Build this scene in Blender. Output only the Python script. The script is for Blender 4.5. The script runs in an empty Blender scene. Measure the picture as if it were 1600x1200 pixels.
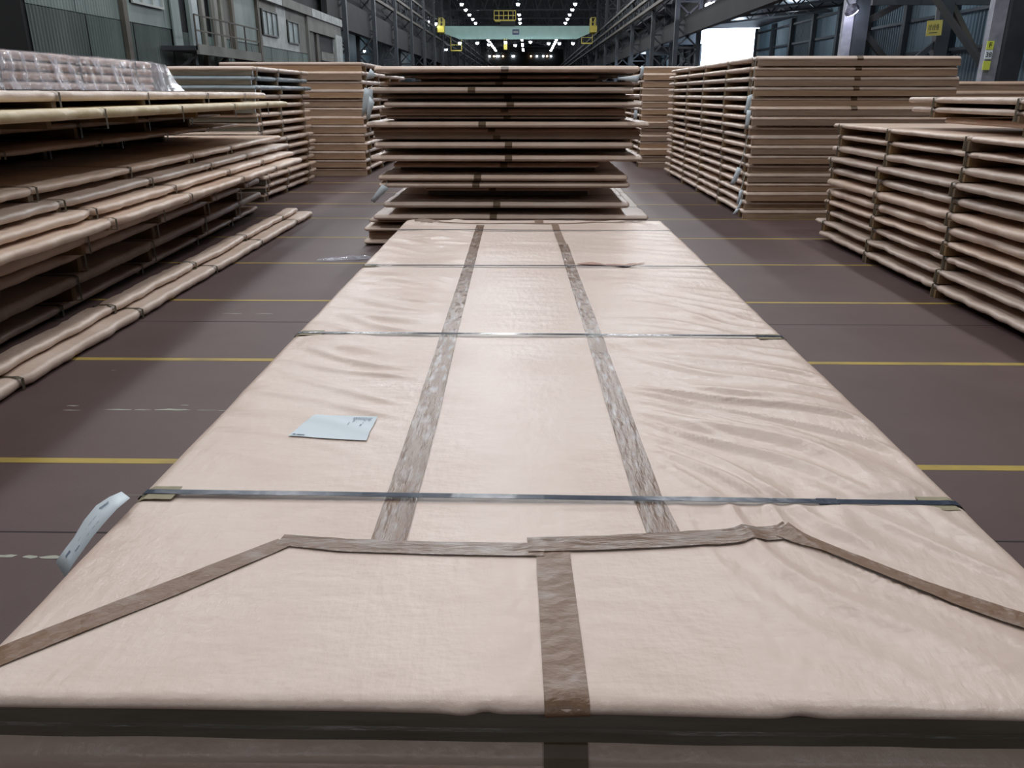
import bpy, bmesh, math, random
from mathutils import Vector, Matrix, noise
random.seed(7)
sc = bpy.context.scene
COL = sc.collection

# ------------------------------------------------------------------ camera
cam_d = bpy.data.cameras.new('camera')
cam_d.sensor_width = 36.0
cam_d.lens = 1250.0 / 1600.0 * 36.0
cam_d.clip_end = 800
cam = bpy.data.objects.new('camera', cam_d)
COL.objects.link(cam)
cam.location = (0, 0, 1.7)
cam.rotation_euler = (math.pi / 2 - math.atan(453 / 1250.0), 0, math.radians(1.08))
sc.camera = cam

# ------------------------------------------------------------------ colour management, world
sc.view_settings.view_transform = 'Standard'
sc.view_settings.look = 'None'
sc.view_settings.gamma = 1.0
sc.view_settings.use_curve_mapping = False
sc.view_settings.exposure = 0.19
wd = bpy.data.worlds.new('world')
sc.world = wd
wd.use_nodes = True
bg = wd.node_tree.nodes['Background']
bg.inputs[0].default_value = (0.62, 0.78, 1.0, 1)
bg.inputs[1].default_value = 9.0

# ------------------------------------------------------------------ high bay lamps (light objects of the near bays)
LAMP_ROWS = (-9.5, -1.5, 6.6)
LAMP_Z = 13.7
LAMP_POWER = 760.0


def point(name, loc, power, col=(0.94, 0.965, 1.0), r=0.3):
    d = bpy.data.lights.new(name, 'POINT')
    d.energy = power
    d.color = col
    d.shadow_soft_size = r
    o = bpy.data.objects.new(name, d)
    COL.objects.link(o)
    o.location = loc
    return o


for row in LAMP_ROWS:
    for k in range(0, 14):  # bays from the photographer on
        point('bay_light', (row, 4.0 + k * 8.0, LAMP_Z), LAMP_POWER * (1.25 if k < 3 else 0.8))
    point('bay_light', (row, -14.0, LAMP_Z), LAMP_POWER * 0.75)  # unseen row added behind the camera to light the pack fronts


# ------------------------------------------------------------------ materials
def mat(name, c, c2=None, rough=0.6, metal=0.0, scale=6.0, bump=0.0, bscale=60.0, emit=None, estr=0, spec=0.5,
        stretch=(1, 1, 1), vary=0.0, contrast=(0.35, 0.65)):
    m = bpy.data.materials.new(name)
    m.use_nodes = True
    nt = m.node_tree
    b = nt.nodes['Principled BSDF']
    b.inputs['Roughness'].default_value = rough
    b.inputs['Metallic'].default_value = metal
    b.inputs['Specular IOR Level'].default_value = spec
    b.inputs['Base Color'].default_value = (*c, 1)
    if emit:
        b.inputs['Emission Color'].default_value = (*emit, 1)
        b.inputs['Emission Strength'].default_value = estr
    tc = nt.nodes.new('ShaderNodeTexCoord')
    mp = nt.nodes.new('ShaderNodeMapping')
    mp.inputs['Scale'].default_value = stretch
    nt.links.new(tc.outputs['Object'], mp.inputs[0])
    last = None
    if c2:
        n = nt.nodes.new('ShaderNodeTexNoise')
        n.inputs['Scale'].default_value = scale
        n.inputs['Detail'].default_value = 6
        nt.links.new(mp.outputs[0], n.inputs['Vector'])
        r = nt.nodes.new('ShaderNodeValToRGB')
        r.color_ramp.elements[0].position = contrast[0]
        r.color_ramp.elements[1].position = contrast[1]
        r.color_ramp.elements[0].color = (*c, 1)
        r.color_ramp.elements[1].color = (*c2, 1)
        nt.links.new(n.outputs[0], r.inputs[0])
        last = r.outputs[0]
    if vary:
        oi = nt.nodes.new('ShaderNodeObjectInfo')
        mr = nt.nodes.new('ShaderNodeMapRange')
        mr.inputs['To Min'].default_value = 1 - vary
        mr.inputs['To Max'].default_value = 1 + vary
        nt.links.new(oi.outputs['Random'], mr.inputs[0])
        hs = nt.nodes.new('ShaderNodeHueSaturation')
        nt.links.new(mr.outputs[0], hs.inputs['Value'])
        nt.links.new(mr.outputs[0], hs.inputs['Saturation'])
        if last:
            nt.links.new(last, hs.inputs['Color'])
        else:
            hs.inputs['Color'].default_value = (*c, 1)
        last = hs.outputs[0]
    if last:
        nt.links.new(last, b.inputs['Base Color'])
    if bump:
        n2 = nt.nodes.new('ShaderNodeTexNoise')
        n2.inputs['Scale'].default_value = bscale
        n2.inputs['Detail'].default_value = 4
        nt.links.new(mp.outputs[0], n2.inputs['Vector'])
        bp = nt.nodes.new('ShaderNodeBump')
        bp.inputs['Strength'].default_value = bump
        bp.inputs['Distance'].default_value = 0.02
        nt.links.new(n2.outputs[0], bp.inputs['Height'])
        nt.links.new(bp.outputs[0], b.inputs['Normal'])
    return m


def woven(name, ca, cb, rough=0.42):
    """woven plastic-faced paper: soft mottling, fine weave, small creases"""
    m = mat(name, ca, cb, rough=rough, scale=2.2, vary=0.10, spec=0.65)
    nt = m.node_tree
    b = nt.nodes['Principled BSDF']
    tc = nt.nodes.new('ShaderNodeTexCoord')
    prev = None
    for (sx, sy), dist, st in (((150, 620), 0.0006, 0.35), ((620, 150), 0.0006, 0.35), ((8, 17), 0.012, 0.42), ((34, 14), 0.006, 0.45)):
        mp = nt.nodes.new('ShaderNodeMapping')
        mp.inputs['Scale'].default_value = (sx, sy, sx)
        n = nt.nodes.new('ShaderNodeTexNoise')
        n.inputs['Scale'].default_value = 1.0
        n.inputs['Detail'].default_value = 3
        nt.links.new(tc.outputs['Object'], mp.inputs[0])
        nt.links.new(mp.outputs[0], n.inputs['Vector'])
        bp = nt.nodes.new('ShaderNodeBump')
        bp.inputs['Strength'].default_value = st
        bp.inputs['Distance'].default_value = dist
        nt.links.new(n.outputs[0], bp.inputs['Height'])
        if prev:
            nt.links.new(prev, bp.inputs['Normal'])
        prev = bp.outputs[0]
    nt.links.new(prev, b.inputs['Normal'])
    # glossy worn flecks
    n3 = nt.nodes.new('ShaderNodeTexNoise')
    n3.inputs['Scale'].default_value = 38
    n3.inputs['Detail'].default_value = 5
    nt.links.new(tc.outputs['Object'], n3.inputs['Vector'])
    mr = nt.nodes.new('ShaderNodeMapRange')
    mr.inputs['From Min'].default_value = 0.35
    mr.inputs['From Max'].default_value = 0.65
    mr.inputs['To Min'].default_value = rough + 0.05
    mr.inputs['To Max'].default_value = rough - 0.05
    nt.links.new(n3.outputs[0], mr.inputs[0])
    nt.links.new(mr.outputs[0], b.inputs['Roughness'])
    return m


M = {}
M['wrap_main'] = woven('wrap_main', (0.665, 0.505, 0.415), (0.72, 0.575, 0.485), 0.36)
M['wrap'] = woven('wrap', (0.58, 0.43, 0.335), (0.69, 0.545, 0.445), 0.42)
M['wrap_brown_shade'] = woven('wrap_brown_shade', (0.42, 0.29, 0.215), (0.52, 0.38, 0.29), 0.5)  # brown wrap, also the shaded copy of the pale wrap on recessed tiers
M['wrap_grey'] = woven('wrap_grey', (0.20, 0.25, 0.27), (0.30, 0.35, 0.38), 0.35)
M['wrap_yellow'] = woven('wrap_yellow', (0.50, 0.40, 0.24), (0.60, 0.50, 0.33), 0.5)
M['tape'] = mat('tape', (0.215, 0.125, 0.075), (0.36, 0.29, 0.25), rough=0.36, scale=9, stretch=(1, 1.6, 1), bump=0.35, bscale=24, spec=0.45, contrast=(0.56, 0.80))
M['tape_worn'] = mat('tape_worn', (0.205, 0.125, 0.080), (0.42, 0.37, 0.345), rough=0.25, scale=7, stretch=(5.5, 1.2, 1), bump=0.55, bscale=9, spec=0.6, contrast=(0.50, 0.80))
M['tape_cross'] = mat('tape_cross', (0.205, 0.125, 0.080), (0.40, 0.35, 0.32), rough=0.27, scale=7, stretch=(1.2, 5.0, 1), bump=0.55, bscale=9, spec=0.6, contrast=(0.52, 0.82))
M['tape_dark'] = mat('tape_dark', (0.13, 0.085, 0.05), (0.17, 0.115, 0.07), rough=0.4, scale=9)
M['strap'] = mat('strap', (0.030, 0.042, 0.065), (0.045, 0.058, 0.085), rough=0.22, metal=0.0, spec=0.35, scale=10, bump=0.15, bscale=14)
M['strap_old'] = mat('strap_old', (0.075, 0.06, 0.035), (0.10, 0.085, 0.05), rough=0.5, metal=0.3, scale=10)
M['card'] = mat('card', (0.29, 0.25, 0.155), (0.34, 0.29, 0.19), rough=0.7, scale=12)
M['wood'] = mat('wood', (0.20, 0.13, 0.065), (0.27, 0.18, 0.10), rough=0.8, scale=5, stretch=(1, 6, 1), vary=0.15, bump=0.3, bscale=12)
M['wood_face_shade'] = mat('wood_face_shade', (0.32, 0.20, 0.125), (0.40, 0.27, 0.18), rough=0.75, scale=4, stretch=(0.5, 1, 5), vary=0.12, bump=0.2, bscale=12)  # orange-brown with the shade on the pack ends mixed into the colour
M['wood_dark'] = mat('wood_dark', (0.13, 0.115, 0.085), (0.19, 0.175, 0.14), rough=0.32, scale=3, stretch=(1, 1, 6), bump=0.3, bscale=6)
M['paper'] = mat('paper', (0.66, 0.74, 0.78), (0.70, 0.77, 0.81), rough=0.6, scale=3)
M['ink'] = mat('ink', (0.20, 0.25, 0.33), rough=0.7)
M['red_tape'] = mat('red_tape', (0.33, 0.14, 0.085), (0.42, 0.22, 0.15), rough=0.4, scale=14)
M['yellow_line'] = mat('yellow_line', (0.42, 0.30, 0.055), (0.20, 0.14, 0.065), rough=0.6, scale=2.5, contrast=(0.5, 0.8))
M['white_line'] = mat('white_line', (0.40, 0.40, 0.33), (0.3, 0.3, 0.25), rough=0.7, scale=8)
M['joint'] = mat('joint', (0.028, 0.020, 0.020), rough=0.9)
M['corr'] = mat('corr', (0.13, 0.185, 0.22), (0.18, 0.245, 0.285), rough=0.55, scale=0.7, vary=0.18, stretch=(1, 1, 0.3))
M['corr_left'] = mat('corr_left', (0.10, 0.135, 0.125), (0.165, 0.205, 0.19), rough=0.6, scale=0.9, vary=0.12, stretch=(1, 1, 0.3))
M['upper_panel'] = mat('upper_panel', (0.10, 0.10, 0.085), (0.17, 0.17, 0.15), rough=0.7, scale=0.8, vary=0.25)
M['white_panel'] = mat('white_panel', (0.32, 0.34, 0.33), (0.22, 0.24, 0.23), rough=0.6, scale=2.0)
M['steel'] = mat('steel', (0.020, 0.025, 0.031), (0.036, 0.042, 0.050), rough=0.6, scale=1.5, vary=0.2)
M['steel_brown'] = mat('steel_brown', (0.05, 0.045, 0.035), (0.08, 0.07, 0.055), rough=0.7, scale=1.5, vary=0.2)
M['pale_post'] = mat('pale_post', (0.28, 0.29, 0.33), (0.19, 0.20, 0.24), rough=0.55, scale=4)
M['dark'] = mat('dark', (0.013, 0.0145, 0.016), (0.022, 0.022, 0.022), rough=0.85, scale=0.5)
M['ceil'] = mat('ceil', (0.016, 0.016, 0.017), (0.026, 0.025, 0.025), rough=0.9, scale=0.3)
M['green_steel'] = mat('green_steel', (0.26, 0.43, 0.38), (0.31, 0.48, 0.43), rough=0.45, scale=1)
M['yellow_paint'] = mat('yellow_paint', (0.62, 0.50, 0.05), (0.5, 0.40, 0.05), rough=0.5, scale=3)
M['sign_yellow'] = mat('sign_yellow', (0.60, 0.50, 0.10), (0.52, 0.44, 0.10), rough=0.5, scale=3)
M['sign_green'] = mat('sign_green', (0.62, 0.70, 0.10), rough=0.5)
M['black'] = mat('black', (0.02, 0.02, 0.02), rough=0.6)
M['navy'] = mat('navy', (0.03, 0.05, 0.12), rough=0.5)
M['pane'] = mat('pane', (0.22, 0.27, 0.28), (0.30, 0.35, 0.36), rough=0.25, scale=1.5)
M['frame_dark'] = mat('frame_dark', (0.06, 0.065, 0.06), rough=0.6)
M['frame_pale'] = mat('frame_pale', (0.30, 0.32, 0.30), rough=0.6)
M['lamp_glow'] = mat('lamp_glow', (0.9, 0.95, 1.0), emit=(0.80, 0.90, 1.0), estr=60)
M['lamp_warm'] = mat('lamp_warm', (1.0, 0.8, 0.6), emit=(1.0, 0.62, 0.35), estr=20)
M['flood_glow'] = mat('flood_glow', (0.9, 0.9, 1.0), emit=(0.85, 0.83, 1.0), estr=26)
M['lamp_shade'] = mat('lamp_shade', (0.10, 0.10, 0.13), rough=0.4, metal=0.5)
M['yard'] = mat('yard', (0.35, 0.35, 0.33), (0.42, 0.42, 0.40), rough=0.9, scale=0.5)


def film_mat():
    m = bpy.data.materials.new('clear_film')
    m.use_nodes = True
    nt = m.node_tree
    nt.nodes.clear()
    out = nt.nodes.new('ShaderNodeOutputMaterial')
    mix = nt.nodes.new('ShaderNodeMixShader')
    tr = nt.nodes.new('ShaderNodeBsdfTransparent')
    tr.inputs[0].default_value = (0.93, 0.93, 0.96, 1)
    gl = nt.nodes.new('ShaderNodeBsdfPrincipled')
    gl.inputs['Base Color'].default_value = (0.55, 0.55, 0.62, 1)
    gl.inputs['Roughness'].default_value = 0.12
    gl.inputs['Specular IOR Level'].default_value = 1.0
    tc = nt.nodes.new('ShaderNodeTexCoord')
    n = nt.nodes.new('ShaderNodeTexNoise')
    mp = nt.nodes.new('ShaderNodeMapping')
    mp.inputs['Scale'].default_value = (3, 6, 2.2)
    n.inputs['Scale'].default_value = 1.3
    n.inputs['Detail'].default_value = 4
    bp = nt.nodes.new('ShaderNodeBump')
    bp.inputs['Strength'].default_value = 0.9
    bp.inputs['Distance'].default_value = 0.06
    nt.links.new(tc.outputs['Object'], mp.inputs[0])
    nt.links.new(mp.outputs[0], n.inputs['Vector'])
    nt.links.new(n.outputs[0], bp.inputs['Height'])
    nt.links.new(bp.outputs[0], gl.inputs['Normal'])
    mr = nt.nodes.new('ShaderNodeMapRange')
    mr.inputs['From Min'].default_value = 0.4
    mr.inputs['From Max'].default_value = 0.75
    mr.inputs['To Min'].default_value = 0.14
    mr.inputs['To Max'].default_value = 0.75
    nt.links.new(n.outputs[0], mr.inputs[0])
    nt.links.new(mr.outputs[0], mix.inputs[0])
    nt.links.new(tr.outputs[0], mix.inputs[1])
    nt.links.new(gl.outputs[0], mix.inputs[2])
    nt.links.new(mix.outputs[0], out.inputs[0])
    return m


M['film'] = film_mat()


def floor_mat():
    m = bpy.data.materials.new('painted_floor')
    m.use_nodes = True
    nt = m.node_tree
    b = nt.nodes['Principled BSDF']
    tc = nt.nodes.new('ShaderNodeTexCoord')
    n = nt.nodes.new('ShaderNodeTexNoise')
    n.inputs['Scale'].default_value = 0.6
    n.inputs['Detail'].default_value = 8
    n.inputs['Roughness'].default_value = 0.65
    nt.links.new(tc.outputs['Object'], n.inputs['Vector'])
    r = nt.nodes.new('ShaderNodeValToRGB')
    e = r.color_ramp.elements
    e[0].position, e[0].color = 0.33, (0.090, 0.055, 0.051, 1)
    e[1].position, e[1].color = 0.68, (0.122, 0.082, 0.076, 1)
    nt.links.new(n.outputs[0], r.inputs[0])
    nt.links.new(r.outputs[0], b.inputs['Base Color'])
    b.inputs['Roughness'].default_value = 0.55
    b.inputs['Specular IOR Level'].default_value = 0.35
    n2 = nt.nodes.new('ShaderNodeTexNoise')
    n2.inputs['Scale'].default_value = 90
    n2.inputs['Detail'].default_value = 3
    nt.links.new(tc.outputs['Object'], n2.inputs['Vector'])
    bp = nt.nodes.new('ShaderNodeBump')
    bp.inputs['Strength'].default_value = 0.15
    bp.inputs['Distance'].default_value = 0.004
    nt.links.new(n2.outputs[0], bp.inputs['Height'])
    nt.links.new(bp.outputs[0], b.inputs['Normal'])
    return m


M['floor'] = floor_mat()


# ------------------------------------------------------------------ helpers
class MB:
    """collects vertices and faces of one mesh"""

    def __init__(self):
        self.v, self.f = [], []

    def add(self, vs, fs):
        k = len(self.v)
        self.v += [tuple(a) for a in vs]
        self.f += [tuple(i + k for i in q) for q in fs]
        return self

    def box(self, x0, x1, y0, y1, z0, z1):
        vs = [(x, y, z) for z in (z0, z1) for y in (y0, y1) for x in (x0, x1)]
        return self.add(vs, [(0, 2, 3, 1), (4, 5, 7, 6), (0, 1, 5, 4), (2, 6, 7, 3), (0, 4, 6, 2), (1, 3, 7, 5)])

    def bar(self, a, b, w, h=None):
        """a rectangular bar from a to b"""
        h = h or w
        a, b = Vector(a), Vector(b)
        d = (b - a).normalized()
        up = Vector((0, 0, 1)) if abs(d.z) < 0.95 else Vector((0, 1, 0))
        s = d.cross(up).normalized() * (w / 2)
        u = s.cross(d).normalized() * (h / 2)
        vs = [p + i * s + j * u for p in (a, b) for i, j in ((-1, -1), (1, -1), (1, 1), (-1, 1))]
        return self.add(vs, [(0, 1, 2, 3), (7, 6, 5, 4), (0, 4, 5, 1), (1, 5, 6, 2), (2, 6, 7, 3), (3, 7, 4, 0)])

    def strip(self, left, right):
        n = len(left)
        vs = list(left) + list(right)
        return self.add(vs, [(i, n + i, n + i + 1, i + 1) for i in range(n - 1)])

    def mesh(self, name, m, smooth=False):
        me = bpy.data.meshes.new(name)
        me.from_pydata(self.v, [], self.f)
        bm = bmesh.new()
        bm.from_mesh(me)
        bmesh.ops.recalc_face_normals(bm, faces=bm.faces)
        bm.to_mesh(me)
        bm.free()
        me.materials.append(M[m])
        if smooth:
            me.polygons.foreach_set('use_smooth', [True] * len(me.polygons))
        me.update()
        return me

    def build(self, name, m, parent=None, smooth=False):
        return link(name, self.mesh(name, m, smooth), parent)


def link(name, me, parent=None, loc=None, rot=None):
    o = bpy.data.objects.new(name, me)
    COL.objects.link(o)
    if parent:
        o.parent = parent
    if loc:
        o.location = loc
    if rot is not None:
        o.rotation_euler = rot
    return o


def tag(o, label=None, cat=None, group=None, kind=None):
    if label:
        o['label'] = label
    if cat:
        o['category'] = cat
    if group:
        o['group'] = group
    if kind:
        o['kind'] = kind
    return o


def empty(name, loc=(0, 0, 0), rz=0):
    o = link(name, None, None, loc, (0, 0, rz))
    o.empty_display_size = 0.2
    return o


def thicken(o, t, off=0):
    md = o.modifiers.new('thickness', 'SOLIDIFY')
    md.thickness = t
    md.offset = off
    return o


def n3(x, y, z=0.0):
    return noise.noise((x, y, z))


def sst(a, b, x):
    t = min(1, max(0, (x - a) / (b - a)))
    return t * t * (3 - 2 * t)


# ================================================================== SETTING
fl = MB().box(-24, 22, -24, 320, -0.2, 0).build('floor', 'floor')
tag(fl, kind='structure', label='dull maroon painted concrete floor crossed by yellow lines')
# yellow lines across the aisle
for i, y in enumerate((-1.33, 0.3, 1.92, 3.54, 5.14, 6.80, 8.44, 10.07, 11.72, 13.35, 15.0, 16.65)):
    if y in (0.3, 1.92, -1.33):
        continue
    w = 0.028 if y < 6 else 0.022
    MB().box(-11.5, 11.5, y - w, y + w, 0.0, 0.0012).build('painted_line', 'yellow_line', fl)
for y in (2.86, 6.1):
    MB().box(-11.5, 11.5, y - 0.005, y + 0.005, 0, 0.0008).build('floor_joint', 'joint', fl)
frag = [(-2.63, 4.27, .05, .010), (-2.60, 4.20, .06, .008), (-2.33, 4.215, .09, .010), (-2.2, 4.215, .06, .009), (-2.02, 4.22, .13, .014),
        (-1.98, 4.29, .03, .006), (-1.83, 4.215, .09, .006), (-1.72, 4.21, .05, .006), (-1.6, 4.21, .09, .010), (-1.48, 4.215, .14, .016),
        (-2.12, 2.675, .05, .010), (-2.03, 2.675, .05, .014), (-1.93, 2.67, .04, .012), (-1.85, 2.67, .05, .014),
        (-2.42, 6.35, .10, .008), (-2.15, 6.34, .09, .008), (2.06, 2.83, .05, .01), (-2.7, 4.9, .02, .004)]
for x, y, a, b in frag:
    n = 10
    vs = [(x + a * math.cos(t * 6.283 / n) * random.uniform(.6, 1.05), y + b * math.sin(t * 6.283 / n) * random.uniform(.5, 1.2), 0.0014) for t in range(n)]
    MB().add(vs, [tuple(range(n))]).build('paint_fragment', 'white_line', fl)

# ceiling, outer walls
c = MB()
c.add([(-14.5, -24, 17), (-1.5, -24, 20), (13, -24, 17), (-14.5, 320, 17), (-1.5, 320, 20), (13, 320, 17)], [(0, 1, 4, 3), (1, 2, 5, 4)])
ce = c.build('ceiling', 'ceil')
thicken(ce, 0.2, 1)
tag(ce, kind='structure')
w = MB().box(-24.2, 22.2, 318, 318.4, 0, 20).build('wall_far', 'dark')
tag(w, kind='structure')
w = MB().box(-24.2, 22.2, -24.4, -24, 0, 20).build('wall_back', 'dark')
tag(w, kind='structure')
w = MB().box(13.0, 13.3, -24, 320, 7.3, 17.1).build('wall_upper_right', 'dark')
tag(w, kind='structure')
w = MB().box(-14.8, -14.5, -24, 320, 6.9, 17.1).build('wall_upper_left', 'dark')
tag(w, kind='structure')
# side aisle roofs
for ya, yb, za, zb in ((-24, 77.5, 7.1, 7.3), (77.5, 106, 8.9, 9.1), (106, 320, 7.1, 7.3)):  # middle bay raised to carry the doorway's white glare higher
    r = MB().add([(12.0, ya, za), (20.6, ya, zb), (20.6, yb, zb), (12.0, yb, za)], [(0, 1, 2, 3)]).build('roof_side_right', 'steel')
    thicken(r, 0.15)
    tag(r, kind='structure')
for ya in (77.4, 106.0):
    w = MB().box(12.0, 20.6, ya, ya + 0.12, 7.2, 9.1).build('wall_gable', 'steel')
    tag(w, kind='structure')
r = MB().add([(-24.3, -24.3, 8.9), (-14.0, -24.3, 8.3), (-14.0, 320, 8.3), (-24.3, 320, 8.9)], [(0, 1, 2, 3)]).build('roof_side_left', 'steel')
thicken(r, 0.15)
tag(r, kind='structure')
w = MB().box(-22.3, -22.0, 60, 320, 0, 9).build('wall_outer_left', 'corr')
tag(w, kind='structure')
w = MB().box(-24.2, -24.0, -24, 60, 0, 9).build('wall_near_left', 'dark')
tag(w, kind='structure')

# edge beams of the side aisles and the crane runway beams
b_ = MB().box(11.7, 12.1, -24, 320, 5.85, 7.15).build('edge_beam', 'dark')
tag(b_, kind='structure')
b_ = MB().box(-14.2, -13.8, 60, 320, 6.3, 8.3).build('edge_beam', 'dark')
tag(b_, kind='structure')


def runway(x, z0, z1, name):
    root = tag(empty(name, (x, 0, 0)), kind='structure')
    for z in (z0, (z0 + z1) / 2, z1):
        MB().box(-0.14, 0.14, -24, 318, z - 0.12, z + 0.12).build('chord', 'steel_brown', root)
    m = MB()
    k = 0
    y = 40.0
    while y < 300:
        za, zb = (z0, z1) if k % 2 == 0 else (z1, z0)
        m.bar((0, y, za), (0, y + 2.2, zb), 0.10)
        y += 2.2
        k += 1
    tag(m.build('lacing', 'steel', root), kind='stuff')
    return root


runway(10.6, 8.7, 10.5, 'runway_beam')
runway(-13.6, 9.6, 12.0, 'runway_beam')

# right wall: posts every 5 m, girts, corrugated panels; door opening between y 77 and 105
wr = tag(empty('wall_right', (20.3, 0, 0)), kind='structure')


def corr_mesh(wid, hgt, name, m, pitch=0.30, depth=0.035):
    """corrugated sheet in the yz plane facing -x, origin at its lower front corner"""
    n = int(wid / (pitch / 4))
    L, R = [], []
    for i in range(n + 1):
        y = wid * i / n
        dx = depth * (1 if (i % 4) in (0, 1) else -1)
        L.append((dx, y, 0))
        R.append((dx, y, hgt))
    return MB().strip(L, R).mesh(name, m)


GIRT = (0.0, 1.9, 3.7, 5.3, 7.28)
pm = [corr_mesh(5.1, GIRT[i + 1] - GIRT[i] - 0.02, 'panel', 'corr') for i in range(4)]
y = -23.0
k_ = 0
while y < 316:
    k_ += 1
    if not (76.9 < y < 101):
        for i in range(4):
            link('panel', pm[i], wr, (0.04 * (k_ % 2), y - 0.05, GIRT[i] + 0.01))
    y += 5.0
postm = MB().box(-0.34, -0.06, -0.2, 0.2, 0, 7.1).mesh('post', 'steel')
y = -23.0
while y < 316:
    if not (80 < y < 102):
        link('post', postm, wr, (0, y, 0))
    y += 5.0
for a, b in ((-22, 77), (105, 316)):
    for z in (1.9, 3.7, 5.3, 6.7):
        MB().box(-0.2, -0.05, a, b, z - 0.07, z + 0.07).build('girt', 'steel', wr)
MB().box(-0.2, 0.1, 76.6, 77.0, 0, 7.1).build('door_jamb', 'frame_pale', wr)
MB().box(-0.2, 0.1, 105, 105.4, 0, 7.1).build('door_jamb', 'frame_pale', wr)
# narrow slots of daylight between the wall head and the aisle roof trusses
yd = MB().box(22.4, 200, -40, 320, -0.3, -0.05).build('yard_ground', 'yard')
tag(yd, kind='structure')

# aisle roof trusses seen under the right-hand side roof
for y in (29.0, 34, 39, 44, 49, 54, 59):
    t = MB()
    t.bar((12.1, y, 6.1), (20.2, y, 6.9), 0.12)
    for k in range(6):
        xa = 12.1 + k * 1.35
        t.bar((xa, y, 6.1 + 0.8 * (xa - 12.1) / 8.1), (xa + 0.67, y, 7.1), 0.07)
        t.bar((xa + 0.67, y, 7.1), (xa + 1.35, y, 6.1 + 0.8 * (xa + 1.35 - 12.1) / 8.1), 0.07)
    tag(t.build('aisle_truss_beam', 'steel'), kind='structure')


# lattice columns
def lattice(x, y, h, wy=1.1, name='lattice_column', m='steel', wx=0.22, solid=False):
    root = tag(empty(name, (x, y, 0)), kind='structure')
    for s in (-1, 1):
        MB().box(-wx / 2, wx / 2, s * wy / 2 - 0.13, s * wy / 2 + 0.13, 0, h).build('chord', m, root)
    z, k = 0.3, 0
    while z < h - 1.2:
        MB().bar((0, -wy / 2 * (1 if k % 2 else -1), z), (0, wy / 2 * (1 if k % 2 else -1), z + 1.2), 0.09).build('brace', m, root)
        z += 1.2
        k += 1
    return root


def lattice_x(x, y, h, wx, name='lattice_column', m='steel'):
    """lattice column with its flanges apart across the hall, X laced"""
    root = tag(empty(name, (x, y, 0)), kind='structure')
    for s in (-1, 1):
        MB().box(s * wx / 2 - 0.16, s * wx / 2 + 0.16, -0.2, 0.2, 0, h).build('chord', m, root)
    z = 0.2
    while z < h - 1.6:
        MB().bar((-wx / 2, 0, z), (wx / 2, 0, z + 1.5), 0.12).build('brace', m, root)
        MB().bar((wx / 2, 0, z), (-wx / 2, 0, z + 1.5), 0.12).build('brace', m, root)
        MB().bar((-wx / 2, 0, z), (wx / 2, 0, z), 0.14).build('brace', m, root)
        z += 1.6
    return root


for y in (66.0, 77.0, 92.0, 108, 124, 140, 156, 172, 188, 204, 220, 236, 252, 268):
    lattice_x(12.0 if y < 70 else 11.8, y, 17, 1.7 if y < 100 else 1.6)
for y in (64.0, 76, 88, 100, 112, 124, 136, 150, 166, 182, 200, 220, 240, 262):
    lattice_x(-14.2, y, 17, 1.5)

# near column line on the right: dark post with pale flange, knee braces
def near_column(y, xp, braces):
    root = tag(empty('crane_column', (xp, y, 0)), kind='structure')
    MB().box(-0.22, 0.12, -0.12, 0.12, 0, 17).build('pale_flange', 'pale_post', root)
    MB().box(0.14, 0.62, -0.25, 0.25, 0, 17).build('column_web', 'steel', root)
    for a, b, w_ in braces:
        MB().bar(a, b, w_).build('knee_brace', 'dark', root)
    return root


col_a = near_column(32.0, 11.62, [((0.5, 0, 4.1), (2.2, 0, 5.0), 0.2), ((0.5, 0, 3.9), (2.0, 0, 2.4), 0.2)])
col_b = near_column(22.0, 11.68, [((-0.05, 0.2, 2.35), (-1.0, 2.5, 4.7), 0.13), ((0.5, 0, 3.3), (2.6, 0, 4.9), 0.2)])
near_column(12.0, 11.70, [])
near_column(2.0, 11.70, [])
# a second line of posts and girt-like rails deeper in the aisle (between aisle and wall)
mp_ = tag(empty('aisle_column', (14.2, 30.3, 0)), kind='structure')
MB().box(-0.2, 0.25, -0.15, 0.15, 0, 7.0).build('column_web', 'steel', mp_)
MB().bar((-0.1, 0, 3.4), (-2.2, 0, 1.6), 0.16).build('knee_brace', 'steel', mp_)
MB().bar((0.2, 0, 4.6), (2.2, 0, 1.8), 0.16).build('knee_brace', 'steel_brown', mp_)
MB().box(-2.5, 5.8, -0.08, 0.08, 4.55, 4.72).build('rail', 'steel', mp_)

# dark store wall right of the labelled column
w = MB().box(12.4, 20.0, 18.0, 18.15, 0, 7.0).build('partition_wall', 'steel_brown')
tag(w, kind='structure')

# ------------------------------------------------------------------ left building in the side aisle
wl = tag(empty('wall_left', (-13.0, 0, 0)), kind='structure')
LM = corr_mesh(3.0, 3.9, 'panel', 'corr_left', 0.16, 0.018)
LT = corr_mesh(3.0, 2.9, 'panel', 'corr_left', 0.16, 0.018)


def wallrot(o):
    o.rotation_euler = (0, 0, 0)
    return o


for k in range(-12, 4):
    link('panel', LM, wl, (0, 22.5 + k * 3.0 if k >= 0 else 60.0, 0)) if k >= 0 else None
ys = 22.5
while ys < 51:
    link('panel', LM, wl, (0, ys, 0))
    ys += 3.0
for ys in (22.5, 25.0):
    link('panel', LT, wl, (0, ys, 3.92))
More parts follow.
